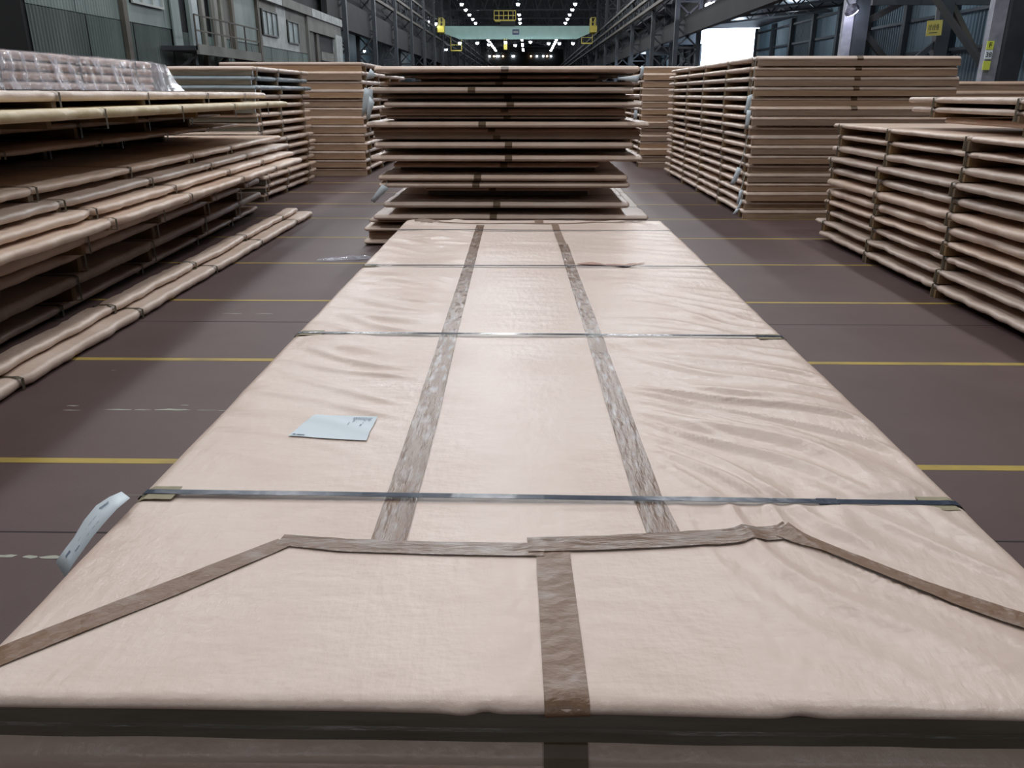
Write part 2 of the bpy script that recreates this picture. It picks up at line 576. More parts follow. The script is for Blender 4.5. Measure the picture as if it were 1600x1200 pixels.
# backing wall of the building, upper bands
MB().box(-3.4, -0.05, 22.4, 60.0, 0, 6.2).build('core', 'dark', wl)
for a, b, m_ in ((28.0, 28.4, 'corr_left'), (31.0, 32.0, 'corr_left'), (36.8, 38.2, 'upper_panel'), (38.3, 41.4, 'corr_left'), (41.4, 42.2, 'steel_brown'), (44.9, 46.6, 'white_panel'), (48.9, 50.6, 'upper_panel')):
    MB().box(-0.05, 0.03, a, b, 3.92, 6.15).build('panel', m_, wl)
MB().box(-0.05, 0.03, 42.2, 44.9, 3.92, 4.42).build('panel', 'white_panel', wl)
MB().box(-0.05, 0.03, 42.2, 44.9, 5.62, 6.15).build('panel', 'upper_panel', wl)
MB().box(-0.05, 0.03, 46.6, 48.9, 3.92, 4.3).build('panel', 'white_panel', wl)
MB().box(-0.05, 0.03, 46.6, 48.9, 5.45, 6.15).build('panel', 'upper_panel', wl)
MB().box(-0.05, 0.03, 28.4, 36.8, 5.5, 6.15).build('panel', 'upper_panel', wl)
MB().box(-0.05, 0.02, 28.4, 31.0, 3.92, 4.5).build('panel', 'corr_left', wl)
# pale roof fascia in pieces, thin trim strips along the eaves
for a, b, m_ in ((22.5, 33, 'upper_panel'), (33.1, 41.8, 'steel_brown'), (41.9, 45.4, 'white_panel'), (45.5, 51.5, 'upper_panel'), (51.6, 53.6, 'white_panel'), (53.7, 56.4, 'white_panel'), (56.5, 59.6, 'white_panel')):
    MB().box(-0.1, 0.25, a, b, 6.0, 6.45).build('fascia', m_, wl)
for yy, m_ in ((27.8, 'steel_brown'), (36.6, 'upper_panel'), (41.6, 'steel_brown'), (50.8, 'upper_panel'), (33.2, 'corr_left'), (34.5, 'upper_panel'), (38.0, 'steel_brown'), (35.6, 'green_steel')):
    MB().box(0.02, 0.16, yy - 0.14, yy + 0.14, 0, 6.4).build('post', m_ if m_ != 'green_steel' else 'corr_left', wl)
# portal at the far end of the building
MB().box(-0.3, 0.15, 51.0, 59.5, 5.2, 6.0).build('lintel', 'upper_panel', wl)
MB().box(-0.3, 0.2, 57.6, 59.5, 0, 5.4).build('pier', 'white_panel', wl)
MB().box(-0.3, 0.05, 51.3, 52.3, 0, 5.2).build('pier', 'steel_brown', wl)
MB().box(-0.3, 0.05, 53.0, 53.6, 0, 5.2).build('pier', 'steel_brown', wl)
MB().box(-0.05, 0.06, 54, 57.6, 0, 3.2).build('shutter_panel', 'upper_panel', wl)
MB().box(-0.05, 0.06, 54, 57.6, 3.7, 4.2).build('shutter_panel', 'upper_panel', wl)


def window(n, y0, y1, z0, z1, mull, fm='frame_dark'):
    root = tag(empty('window_%d' % n, (-12.95, y0, z0)), kind='structure')
    L, Hh = y1 - y0, z1 - z0
    t = 0.07
    MB().box(-0.02, 0.0, t, L - t, t, Hh - t).build('pane', 'pane', root)
    for a in ((0, L, 0, t), (0, L, Hh - t, Hh), (0, t, t, Hh - t), (L - t, L, t, Hh - t)):
        MB().box(0, 0.07, a[0], a[1], a[2], a[3]).build('frame', fm, root)
    for k in range(mull):
        yy = L * (k + 1) / (mull + 1)
        MB().box(0, 0.05, yy - 0.03, yy + 0.03, t, Hh - t).build('mullion', fm, root)
    return root


window(1, 28.5, 30.9, 4.5, 5.45, 2, 'frame_pale')
window(2, 42.3, 44.8, 4.42, 5.6, 2)
window(3, 46.7, 48.8, 4.3, 5.45, 1)

# balcony landing with rail, stair down
bal = empty('balcony', (-12.9, 30.2, 0))
tag(bal, 'grey steel balcony with pipe railings jutting from the left building', 'balcony')
MB().box(0, 1.3, 0, 7.0, 3.15, 3.3).build('deck', 'steel', bal)
MB().box(1.25, 1.35, 0, 7.0, 3.02, 3.36).build('edge_channel', 'upper_panel', bal)
for z in (3.8, 4.3):
    MB().bar((1.3, 0, z), (1.3, 7.0, z), 0.05).build('rail', 'steel_brown', bal)
for yy in (0, 1.75, 3.5, 5.25, 7.0):
    MB().bar((1.3, yy, 3.3), (1.3, yy, 4.3), 0.05).build('baluster', 'steel_brown', bal)
for yy in (0.4, 3.5, 6.6):
    MB().bar((0, yy, 2.2), (1.2, yy, 3.15), 0.1).build('bracket', 'steel', bal)
for yy, m_ in ((1.2, 'corr_left'), (3.0, 'green_steel'), (5.2, 'upper_panel')):
    MB().box(0.0, 0.06, yy, yy + 0.7, 3.3, 6.0).build('door_leaf', m_ if m_ != 'green_steel' else 'pane', bal)
MB().bar((0.6, 7.0, 3.2), (0.6, 10.5, 1.2), 0.9, 0.12).build('stair_flight', 'steel', bal)

# ------------------------------------------------------------------ roof trusses far down the hall
for y in range(150, 311, 16):
    t = MB()
    t.bar((-14.3, y, 15.2), (12.8, y, 15.2), 0.22)
    for k in range(12):
        xa = -14.3 + k * 2.26
        zt = 20 - abs(xa + 1.13 + 1.5) * 3 / 13
        t.bar((xa, y, 15.2), (xa + 1.13, y, zt - .3), 0.12)
        t.bar((xa + 1.13, y, zt - .3), (xa + 2.26, y, 15.2), 0.12)
    tag(t.build('roof_truss_beam', 'steel'), kind='structure')


# ------------------------------------------------------------------ lamps
def dome(r, n=10, z=0.0, flat=False):
    m = MB()
    rings = [(r, z), (r * .85, z + r * .5), (r * .4, z + r * .85)]
    vs, fs = [], []
    for rr, zz in rings:
        for k in range(n):
            a = k * 6.28318 / n
            vs.append((rr * math.cos(a), rr * math.sin(a), zz))
    for j in range(2):
        for k in range(n):
            fs.append((j * n + k, j * n + (k + 1) % n, (j + 1) * n + (k + 1) % n, (j + 1) * n + k))
    fs.append(tuple(range(2 * n, 3 * n)))
    return m.add(vs, fs)


def ball(r, z=0.0, sq=1.0):
    m = MB()
    n = 10
    vs = [(0, 0, z - r * sq)]
    for j in range(1, 5):
        a = -math.pi / 2 + math.pi * j / 5
        for k in range(n):
            b = 6.28318 * k / n
            vs.append((r * math.cos(a) * math.cos(b), r * math.cos(a) * math.sin(b), z + r * sq * math.sin(a)))
    vs.append((0, 0, z + r * sq))
    fs = [(0, 1 + (k + 1) % n, 1 + k) for k in range(n)]
    for j in range(3):
        for k in range(n):
            fs.append((1 + j * n + k, 1 + j * n + (k + 1) % n, 1 + (j + 1) * n + (k + 1) % n, 1 + (j + 1) * n + k))
    fs += [(len(vs) - 1, 1 + 3 * n + k, 1 + 3 * n + (k + 1) % n) for k in range(n)]
    return m.add(vs, fs)


MESHES = {}
shade_me = dome(0.34, z=0.05).mesh('lamp_shade', 'lamp_shade')
bulb_me = ball(0.24).mesh('bulb', 'lamp_glow')
ORD = ['topmost', 'second', 'third', 'fourth', 'fifth', 'sixth', 'seventh', 'eighth', 'ninth', 'tenth', 'eleventh', 'twelfth', 'thirteenth', 'fourteenth', 'fifteenth',
       'sixteenth', 'seventeenth', 'eighteenth', 'nineteenth', 'twentieth', 'twenty-first', 'twenty-second', 'twenty-third', 'twenty-fourth', 'twenty-fifth']
ORDN = ['nearest'] + [o + '-nearest' for o in ORD[1:]]


def bay_lamp(loc, label, group, s=1.0, stem=True):
    o = empty('high_bay_lamp', loc)
    o.scale = (s, s, s)
    tag(o, label, 'lamp', group)
    link('lamp_shade', shade_me, o)
    link('bulb', bulb_me, o)
    if stem:
        h = (stem if stem is not True else 20 - abs(loc[0] + 1.5) * 3 / (13 if loc[0] < -1.5 else 14.5)) - loc[2] + 0.05
        key = ('stem', round(h / s, 1))
        if key not in MESHES:
            MESHES[key] = MB().bar((0, 0, 0.3), (0, 0, h / s), 0.05).mesh('stem', 'steel')
        link('stem', MESHES[key], o)
    return o


for row, nm in zip(LAMP_ROWS, ('left', 'middle', 'right')):
    for k in range(18):
        y = 117.0 + 8.0 * k
        if nm == 'middle' and k in (2, 6, 9, 12, 15):
            continue
        bay_lamp((row, y, LAMP_Z), 'glowing white ceiling lamp, %s seen in the %s row under the dark roof' % (ORDN[k], nm), 'ceiling lamps in the %s row' % nm, 1.0 + 0.2 * (k > 6))
# lamps under and beside the crane
k = 0
for x, y, z in ((-14.2, 150, 9.0), (-13.6, 118, 10.9), (-13.6, 128, 11.4), (-10.2, 129, 8.85), (-7.6, 129, 8.85), (-6.0, 132, 8.8), (-3.4, 129, 8.95), (-2.0, 132, 8.7), (0.3, 129, 9.0), (3.0, 129, 8.8), (4.6, 129, 8.8), (6.6, 129, 8.8)):
    nmz = ['third lamp up the left crane rail', 'white lamp on left crane rail, just left of the crane', 'outermost lamp on the left crane rail'] + \
          ['white lamp under the pale green crane girder, %s along it' % q for q in ('first', 'second', 'third', 'fourth', 'fifth', 'sixth', 'seventh', 'eighth', 'ninth')]
    bay_lamp((x, y, z), nmz[k], 'lamps around the crane', 0.95, stem=9.5 if k > 2 else (12.5 if x > -13 else 9.7))
    k += 1
# far warm little lights at the end of the hall
for k, x in enumerate((-13.0, -11.5, -10.6, -9.9, -8.5, -5.3, -4.8, 0.9, 2.9, 5.0, 6.3, 7.6)):
    o = link('end_lamp', ball(0.26).mesh('end_lamp', 'lamp_warm' if k % 3 == 1 else 'lamp_glow'), None, (x * 317.8 / 290, 317.8, 14.8))
    tag(o, 'small distant light at the hall end, %s of its line from the crane post side' % ORD[k].replace('topmost', 'first'), 'lamp', 'small lights at the far end of the hall')
for k, (x, y, z) in enumerate(((-16.5, 84, 5.6), (-19.0, 100, 6.4), (-17.0, 100, 6.4))):
    bay_lamp((x, y, z), ['bright white lamp low under the left side roof', 'small lamp on the pale left side wall', 'lamp by the dark truss over the left stacks'][k], 'lamps in the left side aisle', 0.6, stem=8.8)
for k, (x, y, z) in enumerate(((16.2, 79, 8.0 - 1.6), (17.2, 82, 6.3), (17.8, 80, 6.2), (13.6, 76.5, 5.5))):
    pass
# cluster of glowing lamp boxes high on the right
for k, (u, v0, v1) in enumerate(((1084.5, 20, 31), (1094, 20, 29), (1100, 21, 27), (1089, 28, 33))):
    y = (66.3, 63.9, 62.2, 65.0)[k]
    z0, z1 = ((7.35, 7.95), (7.4, 7.85), (7.45, 7.75), (7.2, 7.42))[k]
    wy = (0.35, 0.6, 0.35, 0.3)[k]
    o = MB().box(12.86, 13.01, y - wy, y + wy, z0, z1).build('roof_lamp', 'flood_glow')
    tag(o, ['tall narrow violet-white lamp left in the cluster above the doorway beam', 'fat violet-white lamp in the cluster above the doorway beam',
            'violet-white lamp at the right end of the cluster above the doorway beam', 'lowest small lamp of the cluster above the doorway beam'][k], 'lamp', 'violet lamps above the doorway beam')

# floodlight on the pale column
fld = empty('flood_light', (11.45, 31.3, 4.45))
fld.rotation_euler = (0.35, -0.75, 0)
tag(fld, 'tilted glowing floodlight fixed on the pale column at right', 'lamp')
dome(0.26, 12, 0.02).build('lamp_shade', 'lamp_shade', fld)
ball(0.235, 0.0, 0.25).build('bulb', 'flood_glow', fld)
MB().bar((0, 0, 0.2), (0.2, 0.5, 0.4), 0.05).build('bracket', 'steel', fld)
point('flood_light_source', (10.9, 30.6, 4.2), 25, (0.85, 0.85, 1.0), 0.2)
# added fill lights without fixtures, brightening the side aisles and left building
for y in (12, 26, 42, 56, 70, 125):
    point('aisle_fill', (16.8, y, 6.3), 250, (0.75, 0.88, 1.0), 0.25)
for y in (30, 45):
    point('aisle_fill', (-10.5, y, 8.5), 60, (0.85, 0.95, 1.0), 0.25)
for y in (80, 115, 160):
    point('aisle_fill', (-18.3, y, 7.6), 160, (0.75, 0.9, 1.0), 0.25)

# ------------------------------------------------------------------ overhead crane
cr = empty('overhead_crane', (0, 131, 0))
tag(cr, 'pale green overhead crane spanning the hall with yellow railings', 'crane')
g = MB()
for yy in (-0.5, 0.5):
    vs = [(-12.8, yy, 11.25), (9.3, yy, 11.25), (9.3, yy, 10.3), (7.2, yy, 9.45), (-10.3, yy, 9.45), (-12.8, yy, 10.3)]
    g.v += vs
g.f += [(0, 1, 2, 3, 4, 5), (11, 10, 9, 8, 7, 6)] + [(i, (i + 1) % 6, (i + 1) % 6 + 6, i + 6) for i in range(6)]
g.build('girder', 'green_steel', cr)
for s, x in ((-1, -13.0), (1, 9.6)):
    MB().box(x - 0.5, x + 0.5, -2, 2, 10.3, 11.2).build('end_carriage', 'yellow_paint', cr)
    m = MB()
    for yy in (-1.5, -0.8, 0, 0.8, 1.5):
        m.bar((x - 0.3, yy, 11.2), (x - 0.3, yy, 12.3), 0.09)
        m.bar((x + 0.3, yy, 11.2), (x + 0.3, yy, 12.3), 0.09)
    for z in (11.7, 12.3):
        m.bar((x - 0.3, -1.5, z), (x - 0.3, 1.5, z), 0.09)
        m.bar((x - 0.3, -1.5, z), (x + 0.3, -1.5, z), 0.09)
    m.build('railing', 'yellow_paint', cr)
MB().box(-4.2, -2.0, -1, 1, 11.25, 11.9).build('trolley', 'dark', cr)
m = MB()
for x in (-5.1, -4.4, -3.7, -3.0, -2.3, -1.9):
    m.bar((x, -0.9, 12.0), (x, -0.9, 13.3), 0.09)
for z in (12.05, 12.65, 13.3):
    m.bar((-5.1, -0.9, z), (-1.9, -0.9, z), 0.10)
m.build('railing', 'yellow_paint', cr)
MB().box(-5.0, -2.0, -0.9, 0.9, 11.85, 12.05).build('trolley_deck', 'yellow_paint', cr)
MB().box(-2.4, -1.4, -0.6, -0.5, 10.05, 10.8).build('number_plate', 'navy', cr)
MB().box(-2.25, -1.55, -0.64, -0.6, 10.3, 10.55).build('lettering', 'frame_pale', cr)
MB().box(-3.7, -3.2, -0.6, -0.1, 8.0, 9.45).build('hook_block', 'yellow_paint', cr)
for i, (x, z) in enumerate(((-10.9, 7.9), (8.8, 8.9))):
    cb = MB()
    for dx in (-0.8, 0.8):
        cb.bar((x + dx, 0, z), (x + dx, 0, 10.4 if i == 0 else 10.3), 0.08)
    cb.bar((x - 0.8, 0, z), (x + 0.8, 0, z), 0.14)
    cb.bar((x - 0.8, 0, z + 0.8), (x + 0.8, 0, z + 0.8), 0.07)
    cb.build('hanging_platform', 'yellow_paint', cr)

# ------------------------------------------------------------------ signs on the right
def text(body, size, m, parent, loc, rot=(math.pi / 2, 0, 0)):
    cu = bpy.data.curves.new('lettering', 'FONT')
    cu.body = body
    cu.size = size
    cu.extrude = 0.003
    cu.align_x = 'CENTER'
    cu.align_y = 'CENTER'
    cu.materials.append(M[m])
    tmp = bpy.data.objects.new('lettering_curve', cu)
    me = bpy.data.meshes.new_from_object(tmp)
    bpy.data.objects.remove(tmp)
    return link('lettering', me, parent, loc, rot)


sg = empty('hanging_sign', (13.72, 29.8, 3.8))
sg.rotation_euler = (0, math.radians(-3), 0)
tag(sg, 'yellow square sign with dark lettering hung beside the aisle post', 'sign')
MB().box(-0.255, 0.255, -0.01, 0.01, -0.24, 0.24).build('board', 'sign_yellow', sg)
for s in (-0.12, 0.12):
    pass
MB().bar((0, 0, 0.24), (0, 0.05, 2.9), 0.02).build('hanger', 'frame_pale', sg)
# three blocky glyphs and a short line below
for gx in (-0.15, -0.02, 0.11):
    g = MB()
    for k in range(4):
        zz = -0.05 + k * 0.045
        g.box(gx - 0.045, gx + 0.045, -0.016, -0.011, zz, zz + 0.014)
    g.box(gx - 0.045, gx - 0.032, -0.016, -0.011, -0.05, 0.10)
    g.box(gx + 0.03 if gx < 0.1 else gx - .005, gx + 0.043 if gx < 0.1 else gx + .01, -0.016, -0.011, -0.07, 0.12)
    g.build('lettering', 'steel_brown', sg)
MB().box(-0.17, 0.1, -0.016, -0.011, -0.16, -0.13).build('lettering', 'steel_brown', sg)

bs = empty('bay_sign', (11.475, 21.78, 2.5))
tag(bs, 'narrow bay plate reading F 38 on the pale column', 'sign')
MB().box(-0.085, 0.085, -0.012, 0.012, 0.24, 0.44).build('upper_plate', 'sign_green', bs)
MB().box(-0.085, 0.085, -0.012, 0.012, 0.02, 0.23).build('lower_plate', 'paper', bs)
MB().box(-0.09, 0.085, -0.012, 0.012, -0.23, -0.02).build('reflector', 'sign_green', bs)
text('F', 0.17, 'black', bs, (0, -0.016, 0.34))
text('38', 0.15, 'black', bs, (0, -0.016, 0.12))


# ================================================================== WRAPPED PACKS


def wrap_mesh(W, L, th, straps, seed, m, lump=0.012, slump=0.0):
    key = ('w', round(W, 2), round(L, 2), round(th, 3), tuple(straps), seed, m, lump)
    if key in MESHES:
        return MESHES[key]
    re = min(0.035, th * 0.55)
    ang = [-90, -55, -20, 15, 50, 75, 90]
    sec = []
    for a in ang:
        a = math.radians(a)
        sec.append((W / 2 - re + re * math.cos(a), th / 2 + th / 2 * math.sin(a), 1))
    for k in range(1, 6):
        x = (W / 2 - re) * (1 - k / 3)
        sec.append((x, th, 0))
    for a in reversed(ang):
        a = math.radians(a)
        sec.append((-(W / 2 - re + re * math.cos(a)), th / 2 + th / 2 * math.sin(a), -1))
    ns = len(sec)
    st = [0.0, 0.010, 0.022, 0.038, 0.056]
    y = 0.12
    while y < L - 0.08:
        st.append(y)
        y += 0.075
    for s in straps:
        st += [s - 0.05, s - 0.02, s + 0.02, s + 0.05]
    st += [L - 0.05, L - 0.02, L - 0.006, L]
    st = sorted(set(round(min(max(v, 0), L), 3) for v in st))
    mb = MB()
    for y in st:
        e = min(y, L - y)
        ins = (1 - min(e, 0.055) / 0.055) ** 1.3
        pin = sum(math.exp(-((y - s) / 0.07) ** 2) for s in straps)
        for (x, z, side) in sec:
            sg_ = 1 if x > 0 else -1
            zz = z * (1 - min(0.55, 0.040 / th) * ins)
            xx = x - sg_ * 0.02 * ins * (abs(x) / (W / 2))
            if side:
                nn = n3(y * 3.1, side * 7 + seed * 3.7, 1.0)
                n2 = n3(y * 9.0, side * 7 + seed * 3.7, 4.0)
                xx += side * (lump * (0.9 * nn + 0.65 * n2 + 0.35 * n3(y * 22.0, side * 7 + seed, 14.0)) - lump * 1.1 * pin + lump * 0.4)
                up = (z / th)
                zz -= up * (lump * 0.5 * abs(n3(y * 5.0, side * 3 + seed, 9.0)) + 0.006 * pin) * (1 - ins)
                zz -= (1 - up) * slump * abs(n3(y * 2.2, side * 3 + seed, 3.3))
            else:
                zz -= 0.004 * abs(n3(x * 3, y * 3, seed)) + 0.003 * pin
            yy = y
            if e < 0.06:
                yy += (0.010 * n3(x * 5, seed * 2.2, 8.0) + 0.022 * (1 - z / th) * (1 - e / 0.06)) * (1 if y < L / 2 else -1)
                zz -= 0.005 * abs(n3(x * 4, seed * 1.7, 2.0)) * (z / th)
            mb.v.append((xx, yy, zz))
    for j in range(len(st) - 1):
        for k in range(ns):
            a, b = j * ns + k, j * ns + (k + 1) % ns
            mb.f.append((a, b, b + ns, a + ns))
    mb.f.append(tuple(range(ns)))
    mb.f.append(tuple(reversed(range((len(st) - 1) * ns, len(st) * ns))))
    me = mb.mesh('wrapping', m, True)
    MESHES[key] = me
    return me


def cached(key, fn):
    if key not in MESHES:
        MESHES[key] = fn()
    return MESHES[key]


def strap_mesh(W, th, gap, m='strap_old', wd_=0.03):
    def f():
        hw, t, h = W / 2 + 0.004, 0.003, wd_ / 2
        mb = MB()
        outer = [(-hw, 0.002), (-hw, gap + th * .85), (-hw + .03, gap + th - .0005), (hw - .03, gap + th - .0005), (hw, gap + th * .85), (hw, 0.002)]
        for i in range(len(outer)):
            for yy in (-h, h):
                x, z = outer[i]
                mb.v.append((x, yy, z))
        n = len(outer)
        for i in range(n):
            j = (i + 1) % n
            mb.f.append((2 * i, 2 * j, 2 * j + 1, 2 * i + 1))
        return mb.mesh('steel_strap', m)
    return cached(('s', W, th, gap, m, wd_), f)


def pack(x0, x1, y0, y1, z, gap, th, straps, label, group, m='wrap', seed=0, end_face=None, tape_x=None, tape_len=0.25,
         lump=0.012, skid_m='wood', skid_w=0.09, strap_m='strap_old', name='wrapped_pack', rz=0.0, skid_in=0.008):
    """one wrapped flat pack on its bearers; straps are absolute y positions"""
    W, L = x1 - x0, y1 - y0
    root = empty(name, ((x0 + x1) / 2, y0, z), rz)
    tag(root, label, 'pack', group)
    ls = tuple(round(s - y0, 2) for s in straps if y0 + 0.08 < s < y1 - 0.08)
    link('wrapping', wrap_mesh(W, L, th, ls, seed, m, lump), root, (0, 0, gap))
    for s in ls:
        link('steel_strap', strap_mesh(W, th, gap, strap_m), root, (0, s, 0))
        if gap > 0.012:
            link('bearer', cached(('b', round(W, 2), gap, skid_m, skid_w, skid_in), lambda: MB().box(-W / 2 + skid_in, W / 2 - skid_in, -skid_w / 2, skid_w / 2, 0.0, gap + 0.004).mesh('bearer', skid_m)), root, (0, s, 0))
    if end_face and gap > 0.012:
        link('end_bearer', cached(('e', round(W, 2), gap, end_face), lambda: MB().box(-W / 2 + 0.01, W / 2 - 0.01, 0.010, 0.06, 0.0, gap + 0.006).mesh('end_bearer', end_face)), root)
    if tape_x is not None:
        def ft():
            prof = [(tape_len, th - .0005), (0.10, th - .0005), (.056, th - .0005), (.030, th - min(.4, .029 / th) * th * .45), (.012, th - min(.4, .029 / th) * th), (-.002, max(th * .44, th - .040)), (.008, th * .25), (.022, 0.002)]
            mb = MB()
            mb.strip([(-.042, y, zz) for y, zz in prof], [(.042, y, zz) for y, zz in prof])
            return mb.mesh('tape', 'tape_dark')
        o = link('tape', cached(('t', round(th, 3), tape_len), ft), root, (tape_x - (x0 + x1) / 2, -0.005, gap))
    return root


# ---------------- stack behind the foreground pack (ragged front)
TIERS = [(0.065, -1.95, 0.75, 0), (0.142, -1.92, 0.9, 1), (0.215, -1.94, 1.0, 0), (0.29, -1.90, 0.9, 0), (0.36, -1.82, 1.42, 0), (0.505, -1.70, 1.20, 1),
         (0.655, -1.24, 0.76, 0), (0.735, -1.74, 1.19, 0), (0.815, -1.74, 1.16, 1), (0.94, -1.58, 0.84, 0), (1.035, -1.82, 1.32, 0), (1.18, -1.77, 1.21, 1),
         (1.25, -1.80, 1.31, 0), (1.325, -1.80, 1.30, 0), (1.405, -1.85, 1.38, 0), (1.47, -1.64, 1.13, 0), (1.545, -1.71, 1.12, 1), (1.62, -1.63, 1.29, 0),
         (1.69, -1.70, 1.28, 0), (1.775, -1.81, 1.18, 1), (1.835, -1.69, 1.27, 0), (1.905, -1.29, 0.81, 0), (1.995, -1.72, 1.24, 1)]
prev = 0.0
rnd = random.Random(3)
tapes = [-0.25, -0.2, -0.3, -0.25, -0.40, -0.36, -0.42, -0.60, -0.58, -0.28, -0.22, -0.22, -0.36, -0.42, -0.52, -0.24, -0.27, -0.2, -0.23, -0.63, -0.33, -0.28, -0.26]
for i, (zt, xa, xb, big) in enumerate(TIERS):
    gap_total = zt - prev
    bright = i in (0, 2, 4, 5, 7, 8, 10, 11, 14, 17, 19, 22)  # lit jutting tiers; the rest get shade through the browner wrap
    th = min((0.045 if i < 4 else 0.065) if bright else (0.034 if i < 4 else 0.05), gap_total * (0.78 if bright else 0.62))
    gap = gap_total - th
    yf = 9.66 + rnd.uniform(-0.03, 0.05) + (0.12 if xb - xa < 2.3 else 0) - (0.16 if bright else 0)
    n_top = len(TIERS) - 1 - i
    w_ = 'short' if xb - xa < 2.3 else ('thick' if big else 'thin')
    pack(xa, xb, yf, 15.6 + rnd.uniform(-.1, .1), prev, gap, th, [10.3, 11.9, 13.5, 15.0],
         '%s pinkish wrapped steel pack, %s from top of ragged stack behind the foreground pack' % (w_, ORD[n_top]),
         'packs of the ragged middle stack', seed=i % 5, tape_x=tapes[i], lump=0.010, skid_m='wood_dark', skid_w=0.12,
         m='wrap' if bright else 'wrap_brown_shade', end_face='wood_face_shade' if i in (1, 13, 16) else None)
    prev = zt

# ---------------- tall stack right, long side facing the aisle (E)
P = 2.19 / 17
for i in range(17):
    n_top = 16 - i
    dx, dy = rnd.uniform(-0.02, 0.02), rnd.uniform(-0.04, 0.04)
    pack(3.12 + dx - (0.02 if i > 8 else -0.0), 5.87 + rnd.uniform(-.03, .03), 11.77 + dy, 18.9 + rnd.uniform(-.05, .05), i * P, P * 0.50, P * 0.50,
         [12.05, 13.5, 15.2, 16.7, 18.2], 'pinkish wrapped steel pack with strapped sides, %s from top of tall stack before bright doorway' % ORD[n_top],
         'packs of the tall stack by the doorway', seed=i % 4, end_face='wood_face_shade', tape_x=4.50 if i > 10 else None, lump=0.018)

# ---------------- stack behind (D), brown ends
P = 2.32 / 15
for i in range(15):
    pack(2.72 + rnd.uniform(-.02, .02), 5.3, 20.35 + rnd.uniform(-.05, .05), 25.5, i * P, P * 0.6, P * 0.4, [20.7, 22.3, 23.9],
         'brown-ended wrapped pack, %s from top of stack behind ragged stack and tall doorway stack' % ORD[14 - i],
         'packs of the stack behind the doorway stack', seed=i % 3, end_face='wood_face_shade', m='wrap' if i % 3 else 'wrap_brown_shade', lump=0.01)

# ---------------- stack far left behind (C), brown ends
P = 2.34 / 13
for i in range(13):
    pack(-6.57 + rnd.uniform(-.03, .03), -3.51 + rnd.uniform(-.04, .03), 18.1 + rnd.uniform(-.05, .05), 24.5, i * P, P * 0.55, P * 0.45, [18.6, 20.2, 21.8, 23.4],
         'brown-fronted wrapped pack, %s from top of wide stack behind left stacks' % ORD[12 - i],
         'packs of the wide brown-fronted stack', seed=i % 3, end_face='wood_face_shade', m='wrap' if i % 4 else 'wrap_brown_shade', lump=0.014)

# ---------------- middle-left stack (B)
P = 2.12 / 15
for i in range(15):
    top3 = i in (12, 13)
    pack(-5.75 + rnd.uniform(-.03, .03), -4.36 + rnd.uniform(-.03, .05), 13.5 + rnd.uniform(-.06, .06), 16.95 + rnd.uniform(-.05, .05), i * P, P * 0.48, P * 0.52,
         [13.72, 14.9, 16.4], ('dark grey steel-ended pack, %s from top of short left stack' if top3 else 'short pale wrapped pack, %s from top of short left stack') % ORD[14 - i],
         'packs of the short left stack', seed=i % 4, m='wrap_grey' if top3 else 'wrap', lump=0.02, end_face='wood_dark')

# ---------------- right near stack (R)
P = 1.375 / 11
for i in range(11):
    th = (0.062, 0.05, 0.055, 0.05, 0.075, 0.078, 0.07, 0.06, 0.07, 0.05, 0.05)[i]
    pack(3.64 + rnd.uniform(-.03, .03) + (0.03 if i > 7 else 0), 6.1 + rnd.uniform(-.03, .03), 2.7, 10.12 + rnd.uniform(-.12, .10), i * P, P - th, th,
         [3.8, 5.45, 7.05, 8.6, 9.95], 'buff wrapped pack with bulging sides, %s from top of low stack at right aisle edge' % ORD[10 - i],
         'packs of the low right stack', seed=(i * 2) % 7, lump=0.028, skid_w=0.10)
z = 1.375
for i, (gap, th) in enumerate(((0.065, 0.05), (0.045, 0.05), (0.035, 0.055))):
    pack(3.86 + (0.05 if i == 0 else 0) + (0.0 if i else 0.05), 6.2, 2.0, 8.6 + (0.12 if i == 2 else 0) - (0.5 if i == 0 else 0), z, gap, th, [3.4, 5.0, 6.75, 8.15],
         'pale pack %s on top of the low right stack' % ('lying under the two upper ones', 'in the middle of the three', 'uppermost of the three')[i],
         'pale packs set on the low right stack', seed=i + 3, lump=0.018)
    z += gap + th
# stack beyond it against the columns
P = 1.88 / 12
for i in range(12):
    if i < 7:
        continue
P2 = 1.90 / 13
for i in range(13):
    pack(6.7, 9.6, 14.2 + rnd.uniform(-.05, .05), 20.0, i * P2, P2 * 0.5, P2 * 0.5, [14.6, 16.2, 17.8, 19.4],
         'orange-brown wrapped pack, %s from top of stack beyond the tall stack near the columns' % ORD[12 - i],
         'packs of the stack near the right columns', seed=i % 3, m='wrap_brown_shade', end_face='wood_face_shade')

